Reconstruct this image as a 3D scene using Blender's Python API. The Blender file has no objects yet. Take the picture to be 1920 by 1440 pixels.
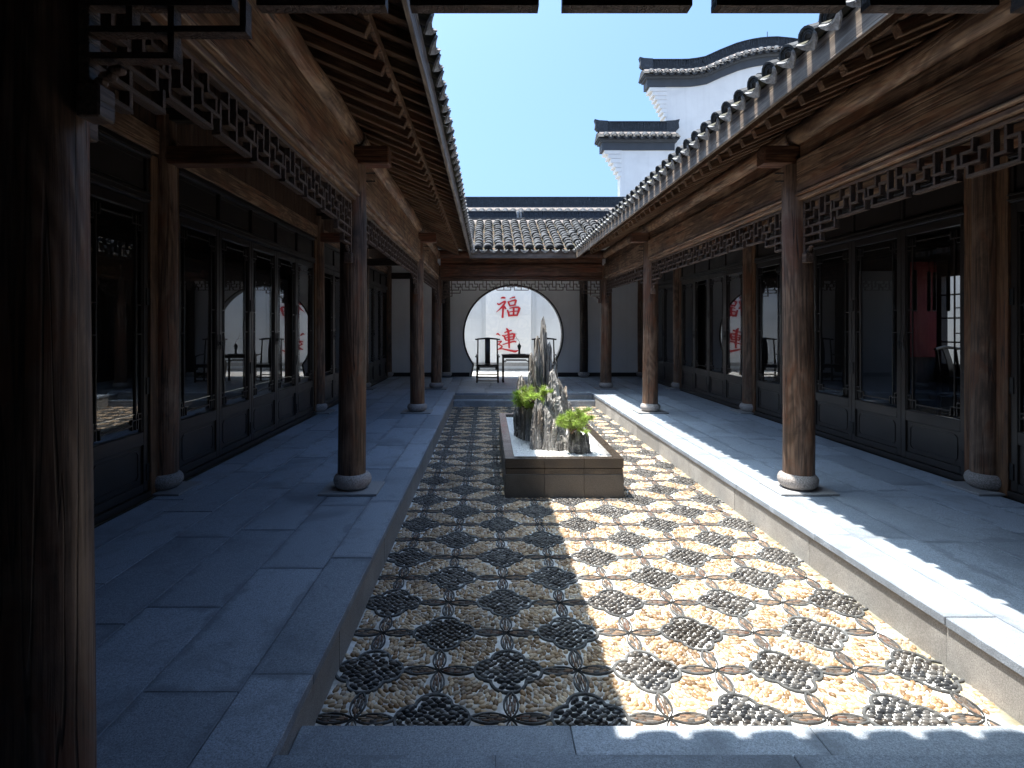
import bpy, math, random
import numpy as np
from mathutils import Vector, Matrix
R = math.radians
random.seed(7); rng = np.random.default_rng(7)
sc = bpy.context.scene
COL = sc.collection

# ------------------------------------------------------------------ camera
F, PX0, PY0, CZ = 1055.0, 915.0, 613.0, 1.44
cam_d = bpy.data.cameras.new('camera'); cam = bpy.data.objects.new('camera', cam_d); COL.objects.link(cam)
cam.location = (0, 0, CZ); cam.rotation_euler = (R(90), 0, 0)
cam_d.sensor_width = 36; cam_d.lens = 36*F/1920
cam_d.shift_x = (960-PX0)/1920; cam_d.shift_y = (PY0-720)/1920
cam_d.clip_start = 0.05; cam_d.clip_end = 3000
sc.camera = cam
# ------------------------------------------------------------------ sky, sun, exposure
LIGHT = Vector((0.27, -0.06, -1)).normalized()
w = bpy.data.worlds.new('World'); sc.world = w; w.use_nodes = True
nt = w.node_tree; bg = nt.nodes['Background']
sky = nt.nodes.new('ShaderNodeTexSky'); sky.sky_type = 'NISHITA'; sky.sun_disc = False
sky.sun_elevation = math.asin(-LIGHT.z); sky.sun_rotation = math.atan2(-LIGHT.x, -LIGHT.y)
sky.air_density = 1.0; sky.dust_density = 6.3; sky.ozone_density = 0.5
tint = nt.nodes.new('ShaderNodeMixRGB'); tint.blend_type = 'MULTIPLY'; tint.inputs[0].default_value = 1; tint.inputs[2].default_value = (.66, .93, 1.19, 1)
nt.links.new(sky.outputs[0], tint.inputs[1]); nt.links.new(tint.outputs[0], bg.inputs[0]); bg.inputs[1].default_value = 0.066
sd = bpy.data.lights.new('sun', 'SUN'); sd.energy = 2.45; sd.angle = R(0.53); sd.color = (1, 0.93, 0.82)
so = bpy.data.objects.new('sun', sd); COL.objects.link(so)
so.location = (-8, 8, 25); so.rotation_euler = LIGHT.to_track_quat('-Z', 'Y').to_euler()
vs = sc.view_settings; vs.view_transform = 'Standard'; vs.look = 'None'; vs.exposure = 2.35; vs.gamma = 1
vs.use_curve_mapping = False
sc.render.engine = 'CYCLES'
sc.cycles.use_denoising = True
sc.cycles.max_bounces = 8; sc.cycles.diffuse_bounces = 5; sc.cycles.glossy_bounces = 4; sc.cycles.transparent_max_bounces = 12
sc.cycles.sample_clamp_indirect = 8

def at(px, py, Y):
    return Vector(((px-PX0)/F*Y, Y, CZ-(py-PY0)/F*Y))

# ------------------------------------------------------------------ materials
class NT:
    def __init__(s, name):
        s.m = bpy.data.materials.new(name); s.m.use_nodes = True
        s.t = s.m.node_tree; s.n = s.t.nodes; s.bsdf = s.n['Principled BSDF']; s.out = s.n['Material Output']
    def add(s, typ, **kw):
        nd = s.n.new(typ)
        for k, v in kw.items(): setattr(nd, k, v)
        return nd
    def link(s, a, b): s.t.links.new(a, b)
    def coord(s, scale=(1, 1, 1), rand=True, kind='Object'):
        tc = s.add('ShaderNodeTexCoord'); mp = s.add('ShaderNodeMapping'); mp.inputs['Scale'].default_value = scale
        src = tc.outputs[kind]
        if rand:
            oi = s.add('ShaderNodeObjectInfo'); vm = s.add('ShaderNodeVectorMath', operation='MULTIPLY_ADD')
            s.link(oi.outputs['Random'], vm.inputs[0]); vm.inputs[1].default_value = (37, 53, 71); s.link(src, vm.inputs[2]); src = vm.outputs[0]
        s.link(src, mp.inputs['Vector']); return mp.outputs[0]
    def noise(s, vec, scale, detail=4, rough=.55, dist=0):
        nd = s.add('ShaderNodeTexNoise'); nd.inputs['Scale'].default_value = scale; nd.inputs['Detail'].default_value = detail
        nd.inputs['Roughness'].default_value = rough; nd.inputs['Distortion'].default_value = dist
        s.link(vec, nd.inputs['Vector']); return nd.outputs['Fac']
    def ramp(s, fac, stops):
        r = s.add('ShaderNodeValToRGB'); e = r.color_ramp.elements
        while len(e) < len(stops): e.new(0.5)
        for el, (p, c) in zip(e, stops):
            el.position = p; el.color = (*c, 1) if len(c) == 3 else c
        s.link(fac, r.inputs[0]); return r.outputs[0]
    def mix(s, fac, a, b, mode='MIX'):
        m = s.add('ShaderNodeMixRGB', blend_type=mode)
        for i, v in ((0, fac), (1, a), (2, b)):
            if isinstance(v, (int, float)): m.inputs[i].default_value = v
            elif isinstance(v, tuple): m.inputs[i].default_value = (*v, 1)
            else: s.link(v, m.inputs[i])
        return m.outputs[0]
    def bump(s, h, strength=.3, dist=.01):
        b = s.add('ShaderNodeBump'); b.inputs['Strength'].default_value = strength; b.inputs['Distance'].default_value = dist
        s.link(h, b.inputs['Height']); s.link(b.outputs[0], s.bsdf.inputs['Normal'])
    def fin(s, col, rough=.6, spec=None):
        if isinstance(col, tuple): s.bsdf.inputs['Base Color'].default_value = (*col, 1)
        else: s.link(col, s.bsdf.inputs['Base Color'])
        if isinstance(rough, (int, float)): s.bsdf.inputs['Roughness'].default_value = rough
        else: s.link(rough, s.bsdf.inputs['Roughness'])
        if spec is not None: s.bsdf.inputs['Specular IOR Level'].default_value = spec
        return s.m

def bw(v): return (v, v, v)
def wood(name, axis, dark, mid, light, rough=.5, grain=1.0, patch=.5, worn=.45):
    n = NT(name); k = [3.6*grain]*3; k[axis] = .55*grain
    g = n.noise(n.coord(tuple(k)), 1.0, 2, .45, .5)
    mu = n.add('ShaderNodeMath', operation='MULTIPLY'); n.link(g, mu.inputs[0]); mu.inputs[1].default_value = 95
    si = n.add('ShaderNodeMath', operation='SINE'); n.link(mu.outputs[0], si.inputs[0])
    ring = n.add('ShaderNodeMapRange'); n.link(si.outputs[0], ring.inputs[0]); ring.inputs[1].default_value = -1; ring.inputs[2].default_value = 1
    k2 = [70*grain]*3; k2[axis] = 2.2*grain
    f = n.noise(n.coord(tuple(k2)), 1.0, 4, .65)
    k3 = [3.4]*3; k3[axis] = 1.5
    p = n.noise(n.coord(tuple(k3)), 1.0, 6, .66, .9)
    k4 = [1.3]*3; k4[axis] = .8
    p2 = n.noise(n.coord(tuple(k4)), 1.6, 5, .62, .6)
    k5 = [15]*3; k5[axis] = .45
    cr = n.noise(n.coord(tuple(k5)), 1.0, 2, .5, .2)
    c = n.mix(n.ramp(ring.outputs[0], [(.15, bw(1)), (.85, bw(0))]), light, mid)
    c = n.mix(n.ramp(f, [(.38, bw(.85)), (.58, bw(0))]), c, dark)
    red = tuple(x*y for x, y in zip(mid, (1.2, .78, .55)))
    c = n.mix(n.ramp(p, [(.5, bw(0)), (.58, bw(patch))]), c, red)
    c = n.mix(n.ramp(p, [(.32, bw(.8)), (.45, bw(0))]), c, dark)
    wornc = tuple(min(.6, x*1.35+.03) for x in light)
    c = n.mix(n.ramp(p2, [(.52, bw(0)), (.66, bw(worn))]), c, wornc)
    c = n.mix(n.ramp(p2, [(.34, bw(.55)), (.46, bw(0))]), c, tuple(x*1.1 for x in dark))
    crk = n.ramp(cr, [(.480, bw(0)), (.492, bw(1)), (.506, bw(1)), (.518, bw(0))])
    c = n.mix(n.mix(1.0, crk, n.ramp(p, [(.42, bw(0)), (.6, bw(.9))]), 'MULTIPLY'), c, tuple(x*.3 for x in dark))
    h = n.mix(.5, n.mix(.35, f, ring.outputs[0]), p)
    n.bump(n.mix(.35, h, n.ramp(crk, [(0, bw(1)), (1, bw(0))])), .7, .012)
    return n.fin(c, n.ramp(f, [(.3, bw(rough+.2)), (.7, bw(rough))]))
WD, WM, WL = (.03, .015, .008), (.092, .048, .025), (.185, .108, .062)
M = {}
M['col'] = wood('timber_column', 2, (.032, .017, .011), (.132, .074, .045), (.22, .135, .088), .42, .8, .65, .45)
M['wx'] = wood('timber_along_x', 0, (.035, .014, .008), (.13, .052, .026), (.19, .092, .05), .42, .9, .6, .25)
M['wy'] = wood('timber_along_y', 1, (.06, .03, .017), (.21, .12, .069), (.37, .24, .15), .45, .9, .45, .55)
M['wz'] = wood('timber_jamb', 2, (.05, .023, .01), (.14, .068, .03), (.19, .1, .05), .5, .9, .4, .2)
M['raft'] = wood('timber_rafter', 0, (.05, .024, .012), (.13, .068, .034), (.2, .115, .062), .6)
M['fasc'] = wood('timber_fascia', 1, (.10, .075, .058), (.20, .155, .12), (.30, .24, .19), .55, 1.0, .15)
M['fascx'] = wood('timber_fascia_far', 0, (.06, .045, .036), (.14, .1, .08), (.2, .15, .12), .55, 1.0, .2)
M['dwood'] = wood('timber_dark', 0, (.012, .007, .005), (.028, .016, .010), (.055, .032, .02), .5)
M['latt'] = wood('timber_lattice', 1, (.035, .02, .013), (.09, .055, .037), (.15, .095, .066), .5)
M['plank'] = wood('timber_plank', 2, (.03, .014, .008), (.06, .03, .016), (.09, .048, .026), .6)

def paint(name, c, rough=.35, var=.4):
    n = NT(name); v = n.coord((1, 1, 1)); a = n.noise(v, 3, 4); b = n.noise(v, 90, 2)
    cc = n.mix(n.ramp(a, [(.35, bw(var)), (.7, bw(0))]), c, tuple(x*.5 for x in c))
    n.bump(b, .08, .002); return n.fin(cc, n.ramp(a, [(.3, bw(rough+.12)), (.7, bw(rough))]))
M['door'] = paint('door_black_brown', (.026, .021, .019), .28)
M['lacq'] = paint('dark_lacquer', (.022, .012, .008), .28)
M['iron'] = paint('black_iron', (.012, .012, .012), .4)
M['skirt'] = paint('black_skirting', (.02, .018, .018), .5)
M['vase'] = paint('green_glaze', (.02, .035, .022), .18)
M['redp'] = paint('red_letter_paint', (.52, .018, .028), .45, .25)
M['redw'] = paint('red_wall', (.17, .012, .014), .7, .2)
M['bark'] = paint('pine_bark', (.13, .08, .05), .85)

def granite(name, c, sp=.5, rough=.62, stain=.5, scale=1.0, joint=0.0):
    n = NT(name); v = n.coord((1, 1, 1)); a = n.noise(v, 150*scale, 3, .8); b = n.noise(v, 2.1, 6, .65, .6); d = n.noise(v, 7, 5, .6, 1.2); e = n.noise(v, 420*scale, 2, .7)
    oi = n.add('ShaderNodeObjectInfo')
    lo, hi = tuple(x*(1-sp) for x in c), tuple(min(1, x*(1+sp)) for x in c)
    cc = n.ramp(n.mix(.4, a, e), [(.36, lo), (.5, c), (.64, hi)])
    tint = n.ramp(oi.outputs['Random'], [(0, bw(.7)), (1, bw(1.0))])
    cc = n.mix(1.0, cc, tint, 'MULTIPLY')
    dk = tuple(x*.42 for x in c)
    cc = n.mix(n.ramp(b, [(.34, bw(stain)), (.5, bw(0))]), cc, dk)
    cc = n.mix(n.ramp(d, [(.30, bw(stain*.8)), (.42, bw(0))]), cc, dk)
    if joint:
        tc = n.add('ShaderNodeTexCoord'); sp_ = n.add('ShaderNodeSeparateXYZ'); n.link(tc.outputs['Generated'], sp_.inputs[0])
        def mth(op, x, y):
            m = n.add('ShaderNodeMath', operation=op)
            for i, q in ((0, x), (1, y)):
                if isinstance(q, (int, float)): m.inputs[i].default_value = q
                else: n.link(q, m.inputs[i])
            return m.outputs[0]
        def edge(o_, k): return mth('MULTIPLY', mth('SUBTRACT', .5, mth('ABSOLUTE', mth('SUBTRACT', o_, .5), 0)), k)
        ed = mth('MINIMUM', edge(sp_.outputs[0], 1.0), edge(sp_.outputs[1], 2.6))
        w_ = mth('SUBTRACT', ed, mth('MULTIPLY', mth('SUBTRACT', n.noise(v, 3.2, 6, .72, .4), .52), .7))
        cc = n.mix(n.ramp(w_, [(0, bw(joint)), (.09, bw(0))]), cc, dk)
    n.bump(a, .3, .002); return n.fin(cc, n.ramp(b, [(.3, bw(rough-.12)), (.6, bw(rough))]))
M['slab'] = granite('granite_slab', (.365, .425, .51), .65, .55, .55, 1.0, .6)
M['kerb'] = granite('granite_kerb', (.40, .39, .38), .55, .65, .4, 1.0, .3)
M['drum'] = granite('granite_drum', (.42, .38, .36), .85, .75, .3, .7)
M['plate'] = granite('granite_plate', (.36, .36, .37), .35, .65, .4)
M['yard'] = granite('granite_yard', (.55, .54, .52), .2, .7, .1)
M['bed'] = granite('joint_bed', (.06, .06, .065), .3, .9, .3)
M['ground'] = granite('ground_soil', (.22, .2, .17), .3, .95, .3)

def planter_mat():
    n = NT('polished_dark_granite'); v = n.coord(); a = n.noise(v, 200, 3, .7); b = n.noise(v, 4, 5, .6, 1)
    c = n.ramp(a, [(.3, (.028, .022, .018)), (.7, (.075, .062, .052))])
    return n.fin(c, n.ramp(b, [(.3, bw(.1)), (.7, bw(.24))]), .6)
M['polish'] = planter_mat()
M['honed'] = granite('honed_brown_granite', (.125, .115, .106), .55, .45, .5)

def tile_mat(name, c, moss=.0):
    n = NT(name); v = n.coord(); a = n.noise(v, 26, 6, .7); b = n.noise(v, 6, 4, .6); e = n.noise(v, 160, 2)
    oi = n.add('ShaderNodeObjectInfo')
    lo, hi = tuple(x*.45 for x in c), tuple(x*1.9 for x in c)
    cc = n.ramp(a, [(.3, lo), (.52, c), (.72, hi)])
    cc = n.mix(1.0, cc, n.ramp(oi.outputs['Random'], [(0, bw(.6)), (1, bw(1.15))]), 'MULTIPLY')
    cc = n.mix(n.ramp(b, [(.58, bw(0)), (.68, bw(.35))]), cc, tuple(x*2.6 for x in c))
    if moss: cc = n.mix(n.ramp(b, [(.42, bw(moss)), (.56, bw(0))]), cc, (.075, .07, .028))
    n.bump(n.mix(.5, a, e), .5, .004); return n.fin(cc, .78)
M['tile'] = tile_mat('roof_tile_grey', (.046, .048, .053))
M['pan'] = tile_mat('pan_tile_mossy', (.05, .051, .05), .6)
M['drip'] = tile_mat('drip_tile_pale', (.30, .30, .305))
M['ridge'] = tile_mat('ridge_tile_dark', (.035, .042, .055))
M['greyband'] = paint('grey_lime_band', (.075, .088, .11), .85, .2)
M['mortar_r'] = granite('ridge_mortar', (.31, .27, .255), .2, .9, .35)

def plaster(name, c, dirt=.25):
    n = NT(name); v = n.coord(); a = n.noise(v, 1.3, 6, .6, .5); vs_ = n.coord((6, 6, .35)); s_ = n.noise(vs_, 1.0, 4, .6); g = n.noise(v, 90, 3)
    cc = n.mix(n.ramp(a, [(.35, bw(dirt)), (.6, bw(0))]), c, tuple(x*.72 for x in c))
    cc = n.mix(n.ramp(s_, [(.3, bw(dirt*.8)), (.5, bw(0))]), cc, tuple(x*.75 for x in c))
    n.bump(g, .12, .003); return n.fin(cc, .9)
M['plaster'] = plaster('white_plaster', (.88, .87, .86))
M['plasterw'] = plaster('white_gable_plaster', (.85, .85, .85), .3)
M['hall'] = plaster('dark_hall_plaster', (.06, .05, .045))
M['roomw'] = plaster('pale_room_wall', (.22, .225, .24))
def marble():
    n = NT('white_marble'); v = n.coord(); a = n.noise(v, 1.6, 7, .6, 2.2); b = n.noise(v, .8, 4)
    cc = n.ramp(a, [(.40, (.82, .82, .81)), (.5, (.75, .76, .77)), (.58, (.83, .83, .82))])
    cc = n.mix(n.ramp(b, [(.4, bw(.0)), (.7, bw(.4))]), cc, (.7, .71, .72)); return n.fin(cc, .3)
M['marble'] = marble()
M['marbleg'] = plaster('grey_marble', (.6, .62, .64), .3)

def attr_mat(name, rough, spec=.5, bumps=0):
    n = NT(name); at_ = n.add('ShaderNodeAttribute'); at_.attribute_name = 'col'
    v = n.coord((1, 1, 1), False); a = n.noise(v, 45, 3)
    cc = n.mix(n.ramp(a, [(.35, bw(.35)), (.65, bw(0))]), at_.outputs['Color'], (.12, .09, .06))
    b = n.noise(v, 1.7, 6, .68, .6); cc = n.mix(1.0, cc, n.ramp(b, [(.32, (.5, .47, .43)), (.55, bw(1))]), 'MULTIPLY')
    return n.fin(cc, rough, spec)
M['peb'] = attr_mat('tan_pebble', .45)
M['bpeb'] = attr_mat('black_pebble', .3)
M['chip'] = attr_mat('brick_chip', .8)
def one_peb(name, rampc, rough):
    n = NT(name); oi = n.add('ShaderNodeObjectInfo'); c = n.ramp(oi.outputs['Random'], rampc)
    v = n.coord((1, 1, 1)); a = n.noise(v, 45, 3)
    return n.fin(n.mix(n.ramp(a, [(.35, bw(.35)), (.65, bw(0))]), c, (.12, .09, .06) if rough > .4 else (.02, .02, .02)), rough)
PEBC = [(0, (.16, .096, .05)), (.16, (.33, .205, .108)), (.4, (.56, .4, .245)), (.7, (.70, .57, .42)), (.87, (.40, .31, .24)), (1, (.78, .72, .63))]
M['pebo'] = one_peb('tan_pebble_single', PEBC, .45)
M['bpebo'] = one_peb('black_pebble_single', [(0, (.028, .032, .040)), (.5, (.066, .07, .078)), (1, (.17, .168, .168))], .3)
def mortar_floor():
    n = NT('pebble_mortar'); v = n.coord((1, 1, 1), False); a = n.noise(v, 30, 4); b = n.noise(v, 3.5, 5, .65)
    cc = n.ramp(a, [(.3, (.52, .53, .54)), (.7, (.78, .78, .78))])
    cc = n.mix(n.ramp(b, [(.38, bw(.5)), (.55, bw(0))]), cc, (.2, .18, .15))
    sx = n.add('ShaderNodeSeparateXYZ'); n.link(v, sx.inputs[0])
    mr = n.add('ShaderNodeMapRange'); n.link(sx.outputs[0], mr.inputs[0])
    for i, x in ((1, 2.12), (2, 2.24), (3, 0), (4, 1)): mr.inputs[i].default_value = x
    mm = n.add('ShaderNodeMath', operation='MULTIPLY'); n.link(mr.outputs[0], mm.inputs[0]); n.link(n.ramp(b, [(.3, bw(1)), (.7, bw(.5))]), mm.inputs[1])
    cc = n.mix(mm.outputs[0], cc, (.13, .115, .055))
    n.bump(a, .4, .004); return n.fin(cc, .9)
M['mortar'] = mortar_floor()
M['rim'] = tile_mat('rim_tile_edge', (.10, .105, .11))
def gravel_m():
    n = NT('white_gravel'); v = n.coord((1, 1, 1), False); a = n.noise(v, 60, 2)
    return n.fin(n.ramp(a, [(.3, (.66, .67, .68)), (.7, (.85, .85, .85))]), .6)
M['gravel'] = gravel_m()
def rock_m():
    n = NT('slate_rock'); v = n.coord((22, 22, 1.3)); a = n.noise(v, 1.0, 7, .7, 1.3)
    b = n.noise(n.coord((3, 3, 1.0)), 1.2, 5, .6, .5); d = n.noise(n.coord((60, 60, 9)), 1, 3, .7)
    cc = n.ramp(a, [(.33, (.03, .03, .034)), (.43, (.14, .137, .137)), (.52, (.31, .30, .29)), (.64, (.58, .56, .54))])
    cc = n.mix(n.ramp(b, [(.5, bw(0)), (.66, bw(.55))]), cc, (.21, .15, .095))
    cc = n.mix(n.ramp(b, [(.32, bw(.6)), (.44, bw(0))]), cc, (.06, .064, .075))
    n.bump(n.mix(.4, a, d), 1.0, .03); return n.fin(cc, .75)
M['rock'] = rock_m()
def needle_m():
    n = NT('pine_needle'); oi = n.add('ShaderNodeAttribute'); oi.attribute_name = 'col'
    n.link(oi.outputs['Color'], n.bsdf.inputs['Base Color']); n.bsdf.inputs['Roughness'].default_value = .5
    n.bsdf.inputs['Subsurface Weight'].default_value = 0
    tr = n.add('ShaderNodeBsdfTranslucent'); n.link(oi.outputs['Color'], tr.inputs[0])
    mx = n.add('ShaderNodeMixShader'); mx.inputs[0].default_value = .35
    n.link(n.bsdf.outputs[0], mx.inputs[1]); n.link(tr.outputs[0], mx.inputs[2]); n.link(mx.outputs[0], n.out.inputs[0]); return n.m
M['needle'] = needle_m()
def glass_m():
    n = NT('window_glass'); fr = n.add('ShaderNodeFresnel'); fr.inputs[0].default_value = 1.85
    tr = n.add('ShaderNodeBsdfTransparent'); tr.inputs[0].default_value = (.72, .76, .78, 1)
    gl = n.add('ShaderNodeBsdfGlossy'); gl.inputs['Roughness'].default_value = 0.0; gl.inputs[0].default_value = (.92, .95, 1, 1)
    mx = n.add('ShaderNodeMixShader'); n.link(fr.outputs[0], mx.inputs[0]); n.link(tr.outputs[0], mx.inputs[1]); n.link(gl.outputs[0], mx.inputs[2])
    n.link(mx.outputs[0], n.out.inputs[0]); return n.m
M['glass'] = glass_m()

# ------------------------------------------------------------------ mesh helpers
class MB:
    def __init__(s): s.v = []; s.f = []
    def add(s, vs, fs):
        o = len(s.v); s.v += [tuple(p) for p in vs]; s.f += [tuple(i+o for i in f) for f in fs]; return s
    def box(s, a, b, M_=None):
        x0, y0, z0 = a; x1, y1, z1 = b
        vs = [(x0, y0, z0), (x1, y0, z0), (x1, y1, z0), (x0, y1, z0), (x0, y0, z1), (x1, y0, z1), (x1, y1, z1), (x0, y1, z1)]
        if M_ is not None: vs = [M_ @ Vector(p) for p in vs]
        return s.add(vs, [(3, 2, 1, 0), (4, 5, 6, 7), (0, 1, 5, 4), (1, 2, 6, 5), (2, 3, 7, 6), (3, 0, 4, 7)])
    def cbox(s, a, b, c=.006):
        lo, hi = Vector(a), Vector(b); c = min(c, *[(hi[i]-lo[i])*.45 for i in range(3)])
        ids = {}; vs = []
        for sx in (0, 1):
            for sy in (0, 1):
                for sz in (0, 1):
                    sg = (sx, sy, sz)
                    for ax in range(3):
                        p = [(hi[i] if sg[i] else lo[i]) + (0 if i == ax else (-c if sg[i] else c)) for i in range(3)]
                        ids[(sg, ax)] = len(vs); vs.append(p)
        fs = []; cen = (lo+hi)/2
        def face(idx):
            p = [Vector(vs[i]) for i in idx]; n_ = (p[1]-p[0]).cross(p[2]-p[0]); m_ = sum(p, Vector())/len(p)-cen
            fs.append(tuple(idx) if n_.dot(m_) > 0 else tuple(idx[::-1]))
        for ax in range(3):
            o1, o2 = [i for i in range(3) if i != ax]
            for sgn in (0, 1):
                q = []
                for a_, b_ in ((0, 0), (1, 0), (1, 1), (0, 1)):
                    sg = [0, 0, 0]; sg[ax] = sgn; sg[o1] = a_; sg[o2] = b_; q.append(ids[(tuple(sg), ax)])
                face(q)
            for a_ in (0, 1):
                for b_ in (0, 1):
                    s0 = [0, 0, 0]; s0[o1] = a_; s0[o2] = b_; s1 = list(s0); s1[ax] = 1
                    face([ids[(tuple(s0), o1)], ids[(tuple(s1), o1)], ids[(tuple(s1), o2)], ids[(tuple(s0), o2)]])
        for sx in (0, 1):
            for sy in (0, 1):
                for sz in (0, 1): face([ids[((sx, sy, sz), k)] for k in range(3)])
        return s.add(vs, fs)
    def lathe(s, prof, n=24, c=(0, 0, 0)):
        vs = []; fs = []
        for r, z in prof:
            for i in range(n):
                a = 2*math.pi*i/n; vs.append((c[0]+r*math.cos(a), c[1]+r*math.sin(a), c[2]+z))
        for j in range(len(prof)-1):
            for i in range(n):
                k = (i+1) % n; fs.append((j*n+i, j*n+k, (j+1)*n+k, (j+1)*n+i))
        fs.append(tuple(range(n))[::-1]); fs.append(tuple((len(prof)-1)*n+i for i in range(n)))
        return s.add(vs, fs)
    def tube(s, path, rad, n=8, cap=True):
        P = [Vector(p) for p in path]; vs = []; fs = []
        if not isinstance(rad, (list, tuple)): rad = [rad]*len(P)
        up = None
        for i, p in enumerate(P):
            d = (P[min(i+1, len(P)-1)]-P[max(i-1, 0)]).normalized()
            if up is None:
                up = Vector((0, 0, 1)) if abs(d.z) < .9 else Vector((1, 0, 0))
            a = d.cross(up).normalized(); b = a.cross(d).normalized(); up = b
            for k in range(n):
                t = 2*math.pi*k/n; vs.append(p+(a*math.cos(t)+b*math.sin(t))*rad[i])
        for j in range(len(P)-1):
            for i in range(n):
                k = (i+1) % n; fs.append((j*n+i, j*n+k, (j+1)*n+k, (j+1)*n+i))
        if cap: fs.append(tuple(range(n))[::-1]); fs.append(tuple((len(P)-1)*n+i for i in range(n)))
        return s.add(vs, fs)
    def prism(s, poly, f0, f1):
        """poly: list of 2D; f0/f1 map (u,v)->3D for both sides"""
        n = len(poly); vs = [f0(*p) for p in poly]+[f1(*p) for p in poly]
        fs = [tuple(range(n)), tuple(range(2*n-1, n-1, -1))]+[(i, n+i, n+(i+1) % n, (i+1) % n) for i in range(n)]
        return s.add(vs, fs)
    def mesh(s, name, mat, smooth=False):
        me = bpy.data.meshes.new(name); me.from_pydata(s.v, [], s.f); me.materials.append(M[mat] if isinstance(mat, str) else mat)
        if smooth:
            me.polygons.foreach_set('use_smooth', [True]*len(me.polygons))
            try: me.set_sharp_from_angle(angle=R(40))
            except Exception: pass
        me.update(); return me
    def build(s, name, mat, parent=None, loc=(0, 0, 0), smooth=False, rot=None):
        return place(name, s.mesh(name, mat, smooth), parent, loc, rot)
def fixnormals(me):
    import bmesh
    bm = bmesh.new(); bm.from_mesh(me); bmesh.ops.recalc_face_normals(bm, faces=bm.faces); bm.to_mesh(me); bm.free()
def place(name, me, parent=None, loc=(0, 0, 0), rot=None, scale=None):
    o = bpy.data.objects.new(name, me); COL.objects.link(o); o.location = loc
    if rot is not None: o.rotation_euler = rot
    if scale is not None: o.scale = scale
    if parent is not None: o.parent = parent
    return o
def thing(name, label, cat, loc=(0, 0, 0), rotz=0, group=None):
    o = bpy.data.objects.new(name, None); COL.objects.link(o); o.location = loc; o.rotation_euler = (0, 0, rotz)
    o.empty_display_size = .1
    tag(o, label, cat, group); o['kind'] = 'thing'; return o
def tag(o, label=None, cat=None, group=None, kind=None):
    if label: o['label'] = label
    if cat: o['category'] = cat
    if group: o['group'] = group
    if kind: o['kind'] = kind
    elif cat and 'kind' not in o: o['kind'] = 'thing'
    return o
def struct(name, label, cat='ground'):
    o = bpy.data.objects.new(name, None); COL.objects.link(o); tag(o, label, cat, None, 'structure'); return o
UNIT = {}
def ubox(mat):
    if mat not in UNIT:
        UNIT[mat] = MB().box((-.5, -.5, -.5), (.5, .5, .5)).mesh('bar', mat)
    return UNIT[mat]
def bar(name, mat, parent, a, b):
    a, b = Vector(a), Vector(b); d = b-a
    return place(name, ubox(mat), parent, (a+b)/2, None, (abs(d.x), abs(d.y), abs(d.z)))
def npmesh(name, V, Fq, mat, col=None, smooth=True):
    """V (n,3); Fq list of arrays of faces with equal length"""
    me = bpy.data.meshes.new(name); me.vertices.add(len(V)); me.vertices.foreach_set('co', V.astype(np.float32).ravel())
    nl = sum(f.size for f in Fq); npoly = sum(len(f) for f in Fq)
    me.loops.add(nl); me.polygons.add(npoly)
    me.loops.foreach_set('vertex_index', np.concatenate([f.ravel() for f in Fq]).astype(np.int32))
    tot = np.concatenate([np.full(len(f), f.shape[1]) for f in Fq]); st = np.concatenate([[0], np.cumsum(tot)[:-1]])
    me.polygons.foreach_set('loop_start', st.astype(np.int32)); me.polygons.foreach_set('loop_total', tot.astype(np.int32))
    if smooth: me.polygons.foreach_set('use_smooth', np.ones(npoly, bool))
    if col is not None:
        ca = me.color_attributes.new('col', 'FLOAT_COLOR', 'POINT')
        c4 = np.ones((len(V), 4), np.float32); c4[:, :3] = col; ca.data.foreach_set('color', c4.ravel())
    me.materials.append(M[mat]); me.update(calc_edges=True); return me

# ------------------------------------------------------------------ layout
CX = .772
FZ = -.26
D_KERB, D_COL, D_IN, D_FASC, D_TIP, D_RIDGE = 1.51, 1.97, 3.65, 1.145, 1.08, 3.9
YC = [1.5, 4.98, 9.5, 13.07]
Y_NEAR, Y_FAR, Y_WALL, Y_BACK = 1.9, 12.25, 16.3, 18.6
SLOPE = .43
def X(s, d): return CX+s*d
SIDE = {-1: 'left', 1: 'right'}

# ------------------------------------------------------------------ ground
g = MB(); g.add([(-1500, -1500, -.5), (1500, -1500, -.5), (1500, 1500, -.5), (-1500, 1500, -.5)], [(0, 1, 2, 3)])
go = g.build('ground', 'ground'); tag(go, 'bare ground around and beneath the courtyard buildings', 'ground', None, 'structure')

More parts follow.
